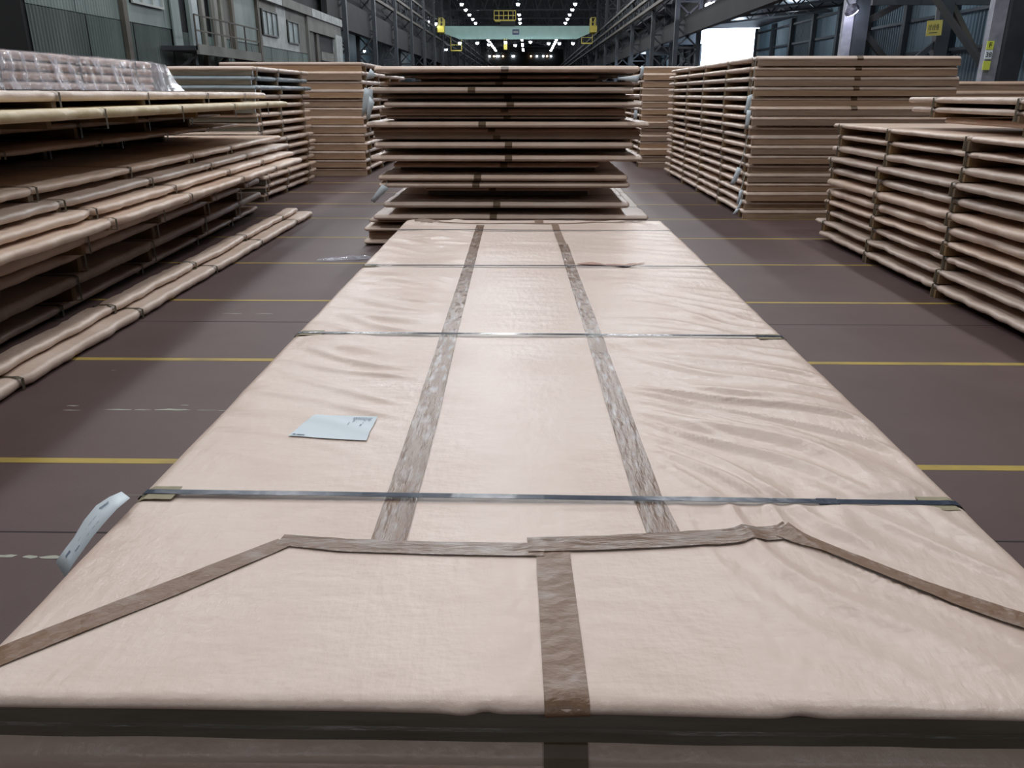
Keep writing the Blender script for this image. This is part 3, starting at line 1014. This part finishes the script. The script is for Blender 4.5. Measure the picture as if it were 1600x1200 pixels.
# ---------------- near left pile (A): ragged long sides
A = [  # point the long edge passes through, z base, gap, th, turn, length, look, description
    (-3.70, 5.28, 0.0, 0.035, 0.065, 3.4, 10.2, 'wrap_brown_shade', 'dusky pack at the foot'),
    (-3.60, 5.2, 0.10, 0.12, 0.09, 3.6, 10.2, 'wrap_brown_shade', 'dusky pack second from the foot'),
    (-3.58, 5.2, 0.31, 0.12, 0.08, 3.8, 10.2, 'wrap_brown_shade', 'dusky pack third from the foot'),
    (-3.36, 4.9, 0.51, 0.08, 0.12, 3.8, 10.1, 'wrap_brown_shade', 'thick dusky pack under the four bright jutting packs'),
    (-3.13, 4.7, 0.71, 0.022, 0.072, 2.0, 10.3, 'wrap', 'lowest of four bright jutting packs'),
    (-3.22, 4.9, 0.804, 0.02, 0.068, 2.6, 10.4, 'wrap', 'third of four bright jutting packs counted downward'),
    (-3.33, 5.09, 0.892, 0.025, 0.065, 2.9, 10.8, 'wrap', 'second of four bright jutting packs counted downward'),
    (-3.45, 5.31, 0.982, 0.045, 0.062, 3.4, 11.0, 'wrap', 'uppermost of four bright jutting packs'),
    (-4.6, 5.6, 1.089, 0.08, 0.06, 3.0, 10.4, 'wrap_brown_shade', 'deeply recessed shaded pack above the jutting ones'),
    (-3.95, 6.0, 1.229, 0.02, 0.045, 3.0, 10.2, 'wrap_brown_shade', 'dark recessed pack under the thick yellowish pack'),
    (-4.2, 6.0, 1.294, 0.10, 0.05, 3.0, 10.2, 'wrap_brown_shade', 'dark pack set far back under the thick yellowish pack'),
    (-3.22, 5.04, 1.444, 0.08, 0.08, 2.4, 10.2, 'wrap_yellow', 'thick yellowish jutting pack'),
    (-3.42, 5.4, 1.604, 0.045, 0.075, 2.6, 9.8, 'wrap', 'uppermost buff pack with open gaps below'),
]
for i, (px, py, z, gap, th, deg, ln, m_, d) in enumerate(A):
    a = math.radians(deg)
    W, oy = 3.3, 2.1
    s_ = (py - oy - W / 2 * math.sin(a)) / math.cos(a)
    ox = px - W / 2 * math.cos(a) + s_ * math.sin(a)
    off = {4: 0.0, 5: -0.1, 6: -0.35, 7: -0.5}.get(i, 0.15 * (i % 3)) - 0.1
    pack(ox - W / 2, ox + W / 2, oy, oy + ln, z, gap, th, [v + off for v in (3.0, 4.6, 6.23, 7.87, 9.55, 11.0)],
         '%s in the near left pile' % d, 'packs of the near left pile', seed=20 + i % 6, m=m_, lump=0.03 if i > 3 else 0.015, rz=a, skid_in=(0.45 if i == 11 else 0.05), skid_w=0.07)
# two narrow bundles on the floor before the pile
pack(-3.24, -3.03, 2.1, 11.9, 0.0, 0.012, 0.075, [2.9, 4.52, 6.18, 7.88, 9.4, 11.0], 'long narrow wrapped bundle lying on the floor before the left pile', 'narrow bundles on the floor',
     seed=31, lump=0.022, name='narrow_bundle', rz=math.radians(0.8))
pack(-3.285, -3.125, 2.1, 11.7, 0.0875, 0.010, 0.062, [2.7, 4.36, 6.0, 7.7, 9.3, 10.9], 'long narrow wrapped bundle stacked on the lower floor bundle by left pile', 'narrow bundles on the floor',
     seed=32, lump=0.025, name='narrow_bundle', rz=math.radians(1.2))

# film-wrapped packs on the left pile
zz = 1.7245
for i in range(4):
    pack(-6.6, -4.42, 2.6, 10.05, zz, 0.015, 0.067, [3.2, 4.5, 5.8, 7.1, 8.4, 9.6], 'brown pack under clear film on the left pile, %s of four' % ORD[i].replace('topmost', 'first up'),
         'film covered packs on the left pile', seed=i, m='wrap_brown_shade', lump=0.012)
    zz += 0.082
fm = MB()
secs = [(-6.75, 1.74), (-6.66, 2.06), (-6.4, 2.065), (-5.5, 2.07), (-4.5, 2.065), (-4.36, 2.03), (-4.34, 1.93), (-4.33, 1.83), (-4.28, 1.735)]
sty = [2.4 + 0.12 * k for k in range(65)]
for yy in sty:
    for k, (x, z) in enumerate(secs):
        a = 0.018 if k > 3 else 0.006
        fm.v.append((x + a * n3(yy * 5, z * 6, 2.0), yy, z + 0.010 * n3(yy * 6, x * 4, 1.0)))
ns = len(secs)
for j in range(len(sty) - 1):
    for k in range(ns - 1):
        q = j * ns + k
        fm.f.append((q, q + 1, q + 1 + ns, q + ns))
# sloping end of the film
base = (len(sty) - 1) * ns
e0 = len(fm.v)
for k, (x, z) in enumerate(secs):
    fm.v.append((x, 10.22 + (2.07 - z) * 1.0 + 0.02 * n3(x * 4, z * 5), z - 0.0))
for k in range(ns - 1):
    fm.f.append((base + k, base + k + 1, e0 + k + 1, e0 + k))
e1 = len(fm.v)
for k, (x, z) in enumerate(secs):
    fm.v.append((x, 10.55 + 0.03 * n3(x * 3, 1.0), 1.735))
for k in range(ns - 1):
    fm.f.append((e0 + k, e0 + k + 1, e1 + k + 1, e1 + k))
o = fm.build('plastic_film', 'film', None, True)
tag(o, 'crinkled clear plastic film draped over the packs on the left pile', 'film')

# ================================================================== FOREGROUND PACK
X0, X1, Y0, Y1, ZT = -1.075, 1.188, 1.172, 7.17, 0.65
STR = [1.963, 3.55, 5.12, 6.56]


def hsurf(x, y):
    h = 0.0022 * n3(x * 1.6, y * 1.3, 0.0) + 0.0008 * n3(x * 5, y * 5, 3.0)
    # fine cross ripples on the middle strip
    mid = math.exp(-((x + 0.02) / 0.30) ** 2) * sst(2.2, 3.6, y)
    h += 0.0022 * mid * n3(x * 3.0 + 0.6 * y, y * 14, 5.0)
    # left sheet: few long shallow creases
    lf = sst(-0.35, -0.55, x) * sst(2.0, 2.6, y)
    u = (y + 0.42 * x)
    w_ = 0.10 * n3(x * 2, y * 1.5, 7.0)
    c1 = n3((u + w_) * 5.5, x * 1.2, 11.0)
    h += lf * 0.019 * math.exp(-(c1 * 7) ** 2) * (0.5 + n3(x * 2, y * 1.5, 20.))
    # right sheet: pronounced drapes fanning from the strap
    rt = sst(0.33, 0.62, x)
    env = math.exp(-((y - 2.25) / 0.75) ** 2) + 0.45 * math.exp(-((y - 3.6) / 1.4) ** 2) + 0.3 * sst(4.5, 5.5, y)
    f_ = max(0.0, 1 - abs(y - 1.96) / 0.9)
    u = x * (0.45 + 0.9 * f_) + y * (0.85 - 0.45 * f_)
    w_ = 0.11 * n3(x * 2.2, y * 1.7, 31.0)
    c2 = n3((u + w_) * 6.5, (x - y) * 1.0, 41.0)
    h += rt * env * (0.019 * math.exp(-(c2 * 5.0) ** 2) - 0.004) + rt * env * 0.010 * n3((u + w_) * 3.2, x, 50.)
    # front right soft swell
    h += 0.010 * (n3(x * 2.4 + 5, y * 6.5, 15.0) * n3(x * 1.3, y * 1.1, 25.0)) * 2.0 * sst(2.1, 2.9, y)
    h += 0.010 * sst(0.35, 0.7, x) * sst(1.8, 1.3, y) * n3(x * 4 + y * 3, y * 2, 61.0)
    damp = sst(0.0, 0.10, min(x - X0, X1 - x)) * 0.8 + 0.2
    for s in STR:
        damp *= 1 - 0.85 * math.exp(-((y - s) / 0.035) ** 2)
    h *= damp
    for s in STR:
        ww = 1 + 0.8 * n3(x * 9, s, 70.0)
        h -= 0.0035 * math.exp(-((y - s + 0.004) / 0.022) ** 2)
        h += 0.0028 * ww * math.exp(-((y - s + 0.035) / 0.018) ** 2) * (1 if x > 0.2 else 0.6)
    return h


RR = 0.030
RV = 0.018


def yfront(x):
    d = 0.004 * n3(x * 3.0, 0.5, 0.0)
    d += 0.006 * math.exp(-((x + 0.075) / 0.02) ** 2) - 0.004 * math.exp(-((x + 0.11) / 0.03) ** 2)
    d += 0.007 * math.exp(-((x - 0.505) / 0.03) ** 2)
    return d


def top_point(x, y):
    """point on the top sheet with rolled edges; x,y in the flat frame"""
    cx, cy = min(max(x, X0 + RR), X1 - RR), min(max(y, Y0 + RR), Y1 - RR)
    dx, dy = x - cx, y - cy
    d = min(math.hypot(dx, dy), RR)
    a = d / RR * math.pi / 2
    h = hsurf(x, y)
    edge = 1 - d / RR
    z = ZT - RV * (1 - math.cos(a)) + h * (0.15 + 0.85 * edge)
    k = (RR * math.sin(a) / d) if d > 1e-6 else 1
    X, Y = cx + dx * k, cy + dy * k
    if x < X0 + RR:
        X += (1 - edge) * 0.008 * n3(y * 4, 0.3, 80.)
    if x > X1 - RR:
        X += (1 - edge) * 0.009 * n3(y * 3, 0.3, 90.)
    if y < Y0 + RR:
        Y += (1 - edge) * yfront(x)
        z += (1 - edge) * 0.3 * yfront(x)
    return (X, Y, z)


def axis(a, b, step, edge=7):
    v = [a + RR * k / edge for k in range(edge)]
    n = int((b - a - 2 * RR) / step)
    v += [a + RR + (b - a - 2 * RR) * k / n for k in range(n + 1)]
    v += [b - RR + RR * (k + 1) / edge for k in range(edge)]
    return v


xs = axis(X0, X1, 0.013)
ysr = axis(Y0, Y1, 0.02)
ysr = sorted(set([round(v, 4) for v in ysr] + [round(1.6 + 0.011 * k, 4) for k in range(250)]))
ysr = [ysr[0]] + [b for a, b in zip(ysr, ysr[1:]) if b - a > 0.0025]
fp = empty('wrapped_pack', (0, 0, 0))
fp.location = ((X0 + X1) / 2, Y0, 0.624)
OFF = Vector(fp.location)
tag(fp, 'long pink-beige wrapped steel sheet pack filling the foreground, taped and strapped', 'pack', 'packs of the foreground pile')
mb = MB()
nx, ny = len(xs), len(ysr)
for y in ysr:
    for x in xs:
        p = top_point(x, y)
        mb.v.append((p[0] - OFF.x, p[1] - OFF.y, p[2] - OFF.z))
for j in range(ny - 1):
    for i in range(nx - 1):
        q = j * nx + i
        mb.f.append((q, q + 1, q + 1 + nx, q + nx))
# lower rim going under
ring = [i for i in range(nx)] + [j * nx + nx - 1 for j in range(1, ny)] + [(ny - 1) * nx + i for i in range(nx - 2, -1, -1)] + [j * nx for j in range(ny - 2, 0, -1)]
cxm, cym = (X0 + X1) / 2 - OFF.x, (Y0 + Y1) / 2 - OFF.y
prev_r = ring
for ins, z in ((0.004, 0.628), (0.022, 0.624)):
    st = len(mb.v)
    for k in ring:
        v = mb.v[k]
        mb.v.append((v[0] + (ins if v[0] < cxm else -ins), v[1] + (ins if v[1] < cym else -ins), z - OFF.z))
    cur = list(range(st, st + len(ring)))
    for a in range(len(ring)):
        b = (a + 1) % len(ring)
        mb.f.append((prev_r[a], prev_r[b], cur[b], cur[a]))
    prev_r = cur
mb.f.append(tuple(prev_r))
mb.build('wrapping', 'wrap_main', fp, True)


def ribbon(name, pts, widths, m, lift=0.0022, step=0.02, cols=4, jit=0.003, parent=fp, seed=0.0, fold_front=False):
    """flat ribbon laid on the sheet along pts (x,y) with given widths"""
    P_ = [Vector((a, b)) for a, b in pts]
    path, wds = [], []
    for i in range(len(P_) - 1):
        d = (P_[i + 1] - P_[i]).length
        n = max(2, int(d / step))
        for k in range(n + (1 if i == len(P_) - 2 else 0)):
            t = k / n
            path.append(P_[i].lerp(P_[i + 1], t))
            wds.append(widths[i] * (1 - t) + widths[i + 1] * t)
    mb = MB()
    n = len(path)
    for i, p in enumerate(path):
        a, b = path[max(0, i - 2)], path[min(n - 1, i + 2)]
        d = (b - a).normalized()
        s = Vector((-d.y, d.x))
        s0 = i * step
        for c_ in range(cols + 1):
            t = (c_ / cols - 0.5) * (wds[i] + jit * (n3(s0 * 5, seed + 3 * (c_ > cols / 2)) if c_ in (0, cols) else 0))
            q = p + s * t
            tp = top_point(q.x, q.y)
            mb.v.append((tp[0] - OFF.x, tp[1] - OFF.y, tp[2] + lift + 0.0012 * n3(q.x * 30, q.y * 22, seed) - OFF.z))
    for i in range(n - 1):
        for c_ in range(cols):
            q = i * (cols + 1) + c_
            mb.f.append((q, q + 1, q + 2 + cols, q + 1 + cols))
    if fold_front:
        # carry on over the front lip
        last = (n - 1) * (cols + 1)
        for dz, dy in ((-0.004, -0.0025), (-0.008, -0.002), (-0.013, 0.006), (-0.015, 0.012)):
            st = len(mb.v)
            for c_ in range(cols + 1):
                v = mb.v[last + c_]
                mb.v.append((v[0], v[1] + dy, v[2] + dz))
            pr = last if dz == -0.004 else st - (cols + 1)
            for c_ in range(cols):
                mb.f.append((pr + c_, pr + c_ + 1, st + c_ + 1, st + c_))
    return mb.build(name, m, parent, True)


ribbon('tape', [(-0.341, 1.735), (-0.345, 2.6), (-0.36, 3.59), (-0.375, 5.0), (-0.398, 6.87)], [.090, .088, .078, .070, .066], 'tape_worn', seed=1)
ribbon('tape', [(0.352, 1.79), (0.338, 2.0), (0.325, 2.8), (0.312, 3.6), (0.290, 4.7), (0.268, 5.95)], [.085, .080, .078, .074, .070, .070], 'tape_worn', seed=2)
ribbon('tape', [(0.262, 5.9), (0.245, 6.5), (0.235, 6.95)], [.060, .058, .058], 'tape', lift=0.004, seed=3)
ribbon('tape', [(-0.612, 1.735), (-0.45, 1.712), (-0.2, 1.702), (0.045, 1.702)], [.050, .058, .058, .060], 'tape_cross', lift=0.0042, seed=4)
ribbon('tape', [(0.068, 1.705), (0.073, 1.45), (0.078, 1.2), (0.079, 1.172)], [.082, .083, .084, .084], 'tape', lift=0.003, seed=5, fold_front=True)
ribbon('tape', [(0.006, 1.722), (0.2, 1.735), (0.42, 1.758), (0.64, 1.795), (0.668, 1.80)], [.066, .066, .068, .066, .060], 'tape_cross', lift=0.0055, seed=6)
ribbon('tape', [(-0.60, 1.722), (-0.80, 1.52), (-1.035, 1.292), (-1.072, 1.255)], [.052, .066, .066, .066], 'tape', lift=0.0035, seed=7)
ribbon('tape', [(0.652, 1.80), (0.76, 1.69), (0.90, 1.56), (1.05, 1.45), (1.185, 1.36)], [.060, .058, .060, .060, .060], 'tape', lift=0.0065, seed=8)
ribbon('tape', [(-0.98, 7.05), (-0.5, 6.96), (0.3, 6.955), (1.0, 7.08)], [.05, .05, .05, .05], 'tape', seed=9)
ribbon('tape', [(0.10, 7.15), (0.105, 6.99)], [.075, .075], 'tape', lift=0.004, seed=10)
ribbon('tape', [(-0.93, 7.15), (-0.86, 6.96)], [.10, .10], 'tape', lift=0.004, seed=11)
rp = ribbon('torn_tape', [(0.33, 5.20), (0.42, 5.215), (0.50, 5.175), (0.64, 5.15), (0.78, 5.27)], [.015, .10, .02, .06, .01], 'red_tape', lift=0.006, seed=12, step=0.03)
rp['label'] = 'torn reddish tape scrap'


def fstrap(y, skew):
    n = 110
    mb = MB()
    for i in range(n + 1):
        x = X0 + (X1 - X0) * i / n
        yy = y + skew * (x - 0.05)
        z = top_point(x, yy)[2] + 0.0045
        # a tight strap bridges the creases
        if X0 + 0.05 < x < X1 - 0.05:
            z = ZT + 0.0025 + 0.0012 * n3(x * 3, y, 0.)
        xx = top_point(x, yy)[0]
        for dy, dz in ((-0.0125, 0.0012), (0.0125, 0.0012)):
            mb.v.append((xx - OFF.x, yy + dy - OFF.y, z + 0.0050 + dz - OFF.z))
    for i in range(n):
        q = 2 * i
        mb.f.append((q, q + 1, q + 3, q + 2))
    for s, b in ((-1, 0), (1, 2 * n)):
        st = len(mb.v)
        for dy in (-0.0125, 0.0125):
            mb.v.append(((X0 - 0.005 if s < 0 else X1 + 0.005) - OFF.x, y + skew * (X0 if s < 0 else X1) + dy - OFF.y, -0.01))
        mb.f.append((b, b + 1, st + 1, st))
    o = mb.build('steel_strap', 'strap', fp)
    thicken(o, 0.0012)
    return o


for s, k in zip(STR, (-0.012, -0.009, -0.004, -0.006)):
    o = fstrap(s, k)
# crimp seal on the front strap
MB().box(0.795 - OFF.x, 0.85 - OFF.x, 1.953 - 0.016 - OFF.y, 1.953 + 0.016 - OFF.y, ZT + 0.006 - OFF.z, ZT + 0.0095 - OFF.z).build('crimp_seal', 'strap', fp)


def corner_guard(side, y, ln=0.105, wd_=0.075, skew=0.0):
    mb = MB()
    prof = []
    xe = X0 if side < 0 else X1
    for k in range(6):
        prof.append((xe - side * (ln - k * (ln - 0.03) / 5), ZT + 0.0066))
    prof += [(xe - side * 0.008, ZT - 0.004), (xe + side * 0.004, ZT - 0.018), (xe + side * 0.005, ZT - 0.04)]
    for (x, z) in prof:
        for dy in (-wd_ / 2, wd_ / 2):
            mb.v.append((x - OFF.x, y + dy * (1 + 0.08 * n3(x * 20, dy * 9)) - OFF.y, z - OFF.z + 0.0008 * n3(x * 30, dy * 50)))
    for i in range(len(prof) - 1):
        mb.f.append((2 * i, 2 * i + 1, 2 * i + 3, 2 * i + 2))
    o = mb.build('corner_guard', 'card', fp)
    thicken(o, 0.0015)
    return o


for y, s, ln in ((1.972, -1, .105), (1.950, 1, .115), (3.56, -1, .13), (3.54, 1, .13), (5.12, -1, .10)):
    corner_guard(s, y, ln)

# stencilled paper sheet on the wrapping
lab = empty('paper_label', (-0.63, 2.45, 0.655))
tag(lab, 'pale blue paper sheet with small print lying on the foreground pack', 'label')
mb = MB()
CORN = [(-0.772, 2.372), (-0.512, 2.345), (-0.512, 2.546), (-0.738, 2.556)]
NQ = 12
for j in range(NQ + 1):
    for i in range(NQ + 1):
        a, b = i / NQ, j / NQ
        p = (Vector(CORN[0]) * (1 - a) + Vector(CORN[1]) * a) * (1 - b) + (Vector(CORN[3]) * (1 - a) + Vector(CORN[2]) * a) * b
        if a < 0.12 and b > 0.6:
            p.x += 0.012 * (b - 0.6) / 0.4
        mb.v.append((p.x + 0.63, p.y - 2.45, hsurf(p.x, p.y) - 0.001 + (ZT - 0.65)))
for j in range(NQ):
    for i in range(NQ):
        q = j * (NQ + 1) + i
        mb.f.append((q, q + 1, q + NQ + 2, q + NQ + 1))
mb.build('sheet', 'paper', lab, True)


def lpos(a, b, dz=0.0018):
    p = (Vector(CORN[0]) * (1 - a) + Vector(CORN[1]) * a) * (1 - b) + (Vector(CORN[3]) * (1 - a) + Vector(CORN[2]) * a) * b
    return (p.x + 0.63, p.y - 2.45, hsurf(p.x, p.y) - 0.001 + dz)


ink = MB()


def mark(a0, a1, b0, b1):
    ink.add([lpos(a0, b0), lpos(a1, b0), lpos(a1, b1), lpos(a0, b1)], [(0, 1, 2, 3)])


rr = random.Random(5)
for b in (0.90, 0.865, 0.83):
    a = 0.66
    while a < 0.93:
        l = rr.uniform(0.012, 0.03)
        mark(a, a + l, b, b + 0.018)
        a += l + 0.008
for b in (0.78, 0.73, 0.68):
    for a in (0.68, 0.74, 0.83, 0.90):
        if rr.random() < 0.6:
            mark(a, a + rr.uniform(0.01, 0.025), b, b + 0.018)
mark(0.82, 0.835, 0.50, 0.62)
mark(0.65, 0.658, 0.52, 0.66)
mark(0.035, 0.07, 0.05, 0.10)
mark(0.09, 0.19, 0.05, 0.085)
ink.build('print', 'ink', lab)

# curled paper tag hanging off the left strap end
tg = empty('paper_tag', (-1.09, 1.96, 0.66))
tag(tg, 'curled white paper tag wired to the strap at the foreground pack\'s left edge', 'tag')
TL = [(-1.101, 1.93, 0.681), (-1.117, 1.895, 0.683), (-1.136, 1.86, 0.676), (-1.156, 1.828, 0.650), (-1.175, 1.80, 0.614), (-1.193, 1.778, 0.590), (-1.21, 1.76, 0.566)]
TR = [(-1.047, 1.87, 0.694), (-1.066, 1.834, 0.682), (-1.083, 1.80, 0.663), (-1.102, 1.768, 0.640), (-1.119, 1.74, 0.614), (-1.137, 1.718, 0.588), (-1.153, 1.70, 0.559)]
tb = Vector(tg.location)
o = MB().strip([Vector(a) - tb for a in TL], [Vector(a) - tb for a in TR]).build('sheet', 'paper', tg, True)
thicken(o, 0.0008)
ink = MB()


def tpos(s, t, lift=0.0012):
    k = min(int(s * 6), 5)
    f = s * 6 - k
    a = Vector(TL[k]).lerp(Vector(TL[k + 1]), f)
    b = Vector(TR[k]).lerp(Vector(TR[k + 1]), f)
    d1 = Vector(TL[k + 1]) - Vector(TL[k])
    d2 = b - a
    nn = d1.cross(d2).normalized()
    camd = Vector((0, 0, 1.7)) - a
    if nn.dot(camd) < 0:
        nn = -nn
    return a.lerp(b, t) + nn * lift - tb


def tmark(s0, s1, t0, t1):
    ink.add([tpos(s0, t0), tpos(s1, t0), tpos(s1, t1), tpos(s0, t1)], [(0, 1, 2, 3)])


tmark(0.20, 0.32, 0.22, 0.28)
tmark(0.21, 0.31, 0.34, 0.36)
tmark(0.78, 0.86, 0.30, 0.42)
tmark(0.66, 0.74, 0.62, 0.66)
for s in (0.38, 0.44, 0.52, 0.60):
    tmark(s, s + 0.05, 0.4, 0.415)
    tmark(s, s + 0.04, 0.7, 0.715)
tmark(0.35, 0.9, 0.55, 0.558)
ink.build('print', 'ink', tg)
MB().bar((0.01, -0.055, 0.024), (0.035, 0.0, -0.006), 0.0022).build('wire', 'frame_pale', tg)

# dark wrapped board under the foreground pack and lower packs of that pile
o = MB()
NB = 60
L = [[] for _ in range(6)]
for k in range(NB + 1):
    x = X0 + 0.02 + (X1 - X0 - 0.04) * k / NB
    wv = 0.004 * n3(x * 4, 1.0)
    for q, (yy, zz) in enumerate(((1.199, 0.5485), (1.186, 0.553), (1.184, 0.578), (1.188, 0.584), (1.189, 0.617), (1.22, 0.6215))):
        L[q].append((x, yy + wv * (1 - abs(q - 2) * 0.3), zz + (0.0025 * n3(x * 5, 3.) if 0 < q < 4 else 0)))
for q in range(5):
    o.strip(L[q], L[q + 1])
o.box(X0 + 0.03, X1 - 0.03, 1.205, 1.32, 0.549, 0.6205)
bd = o.build('wrapped_board', 'wood_dark', None, True)
tag(bd, 'dark green-black film covered board between foreground pack and the pack below', 'board')
pack(X0 - 0.005, X1 + 0.005, 1.175, 7.15, 0.40, 0.0, 0.148, [1.96, 3.55, 5.12, 6.56], 'thick beige wrapped pack right below the foreground pack', 'packs of the foreground pile',
     seed=8, tape_x=0.08, tape_len=0.2, lump=0.008, m='wrap_main')
for s in (1.96, 3.55, 5.12, 6.56):
    k = MB().box(X0 + 0.03, X1 - 0.03, s - 0.05, s + 0.05, 0.549, 0.6235).build('bearer', 'wood')
    k.parent = fp
    k.location = (-OFF.x, -OFF.y, -OFF.z)
for i in range(3):
    pack(X0 + 0.02, X1 - 0.01, 1.18, 7.1, i * 0.133, 0.06, 0.073, [1.96, 3.55, 5.12, 6.56], 'shaded wrapped pack low in the foreground pile, %s from the floor' % ('lowest', 'second', 'third')[i],
         'packs of the foreground pile', seed=i, tape_x=0.08)


# ================================================================== small papers and film
def paper_tag(corners, label, anchor, group, m='paper'):
    cen = sum((Vector(c) for c in corners), Vector()) / 4
    root = empty('paper_tag', cen)
    tag(root, label, 'tag', group)
    a, b, c_, d = [Vector(q) - cen for q in corners]
    mb = MB()
    L_, R_ = [], []
    for k in range(5):
        t = k / 4
        bow = Vector((0, -0.02 * math.sin(t * math.pi), 0))
        L_.append(a.lerp(d, t) + bow)
        R_.append(b.lerp(c_, t) + bow)
    o = mb.strip(L_, R_).build('sheet', m, root, True)
    thicken(o, 0.002)
    MB().bar((a + b) / 2, Vector(anchor) - cen, 0.006).build('wire', 'frame_pale', root)
    return root


G1 = 'paper tags on the ragged middle stack'
paper_tag([(-1.748, 9.5, 1.967), (-1.688, 9.5, 1.894), (-1.718, 9.5, 1.867), (-1.804, 9.5, 1.854)], 'white paper tag at the upper left corner of the ragged stack', (-1.70, 9.66, 1.98), G1)
paper_tag([(-1.824, 9.47, 1.767), (-1.725, 9.47, 1.747), (-1.742, 9.47, 1.578), (-1.873, 9.47, 1.455)], 'large crumpled white paper tag on the ragged stack\'s left edge', (-1.76, 9.66, 1.79), G1)
paper_tag([(-1.762, 9.42, 1.68), (-1.709, 9.42, 1.612), (-1.777, 9.42, 1.434), (-1.813, 9.42, 1.434)], 'narrow white tag drooping below the large crumpled tag', (-1.74, 9.62, 1.69), G1)
paper_tag([(-1.653, 9.3, 0.735), (-1.575, 9.3, 0.692), (-1.753, 9.3, 0.527), (-1.796, 9.3, 0.556)], 'slanting pale tag low on the ragged stack\'s left side', (-1.64, 9.62, 0.76), G1)
paper_tag([(1.245, 9.5, 1.992), (1.28, 9.5, 1.985), (1.259, 9.5, 1.853), (1.223, 9.5, 1.866)], 'white tag hanging at the top right corner of the ragged stack', (1.20, 9.66, 1.98), G1)
paper_tag([(0.99, 9.5, 1.873), (1.0, 9.5, 1.853), (1.212, 9.5, 1.813), (1.235, 9.5, 1.893)], 'nearly flat pale tag poking out near the ragged stack\'s top right', (1.1, 9.66, 1.90), G1)
paper_tag([(1.191, 9.5, 1.531), (1.227, 9.5, 1.531), (1.225, 9.5, 1.429), (1.182, 9.5, 1.429)], 'small white tag on the right edge halfway up the ragged stack', (1.18, 9.66, 1.54), G1)
G2 = 'paper tags on the doorway stack corner'
paper_tag([(2.992, 11.65, 1.675), (3.059, 11.65, 1.70), (3.015, 11.65, 1.444), (2.961, 11.65, 1.461)], 'topmost long white tag at the near corner of the doorway stack', (3.10, 11.80, 2.15), G2)
paper_tag([(2.97, 11.53, 1.495), (3.03, 11.53, 1.495), (3.011, 11.53, 1.253), (2.958, 11.53, 1.261)], 'second white tag overlapping the topmost one on the doorway stack', (3.09, 11.80, 1.60), G2)
paper_tag([(2.93, 11.6, 0.742), (2.995, 11.6, 0.716), (2.909, 11.6, 0.488), (2.845, 11.6, 0.506)], 'broad white tag at knee height on the doorway stack corner', (3.09, 11.80, 1.15), G2)
paper_tag([(2.988, 11.6, 0.418), (3.031, 11.6, 0.436), (3.005, 11.6, 0.24), (2.96, 11.6, 0.24)], 'slim tag under the broad one on the doorway stack corner', (3.10, 11.80, 0.62), G2)
paper_tag([(2.941, 11.5, 0.182), (2.986, 11.5, 0.182), (2.923, 11.5, 0.084), (2.885, 11.5, 0.102)], 'lowest tag almost touching the floor at the doorway stack', (3.08, 11.80, 0.25), G2)
paper_tag([(3.009, 11.58, 0.294), (3.045, 11.58, 0.294), (2.988, 11.58, 0.133), (2.951, 11.58, 0.142)], 'small tag just above the lowest on the doorway stack corner', (3.10, 11.80, 0.4), G2)

fm = MB()
NF = 26
rowv = []
for j in range(5):
    for i in range(NF + 1):
        t = i / NF
        x = -2.28 + 0.62 * t
        wdt = 0.10 * math.sin(math.pi * (0.12 + 0.8 * t)) + 0.02
        y = 8.62 + 0.12 * t + (j / 4 - 0.5) * wdt * 2
        z = 0.006 + (0.035 * math.sin(math.pi * j / 4) + 0.012 * abs(n3(x * 14, y * 20, 4.))) * math.sin(math.pi * (0.05 + 0.9 * t))
        fm.v.append((x, y, z))
for j in range(4):
    for i in range(NF):
        q = j * (NF + 1) + i
        fm.f.append((q, q + 1, q + NF + 2, q + NF + 1))
o = fm.build('film_scrap', 'film', None, True)
tag(o, 'crumpled scrap of clear plastic film on the floor beside the foreground pack', 'film scrap')
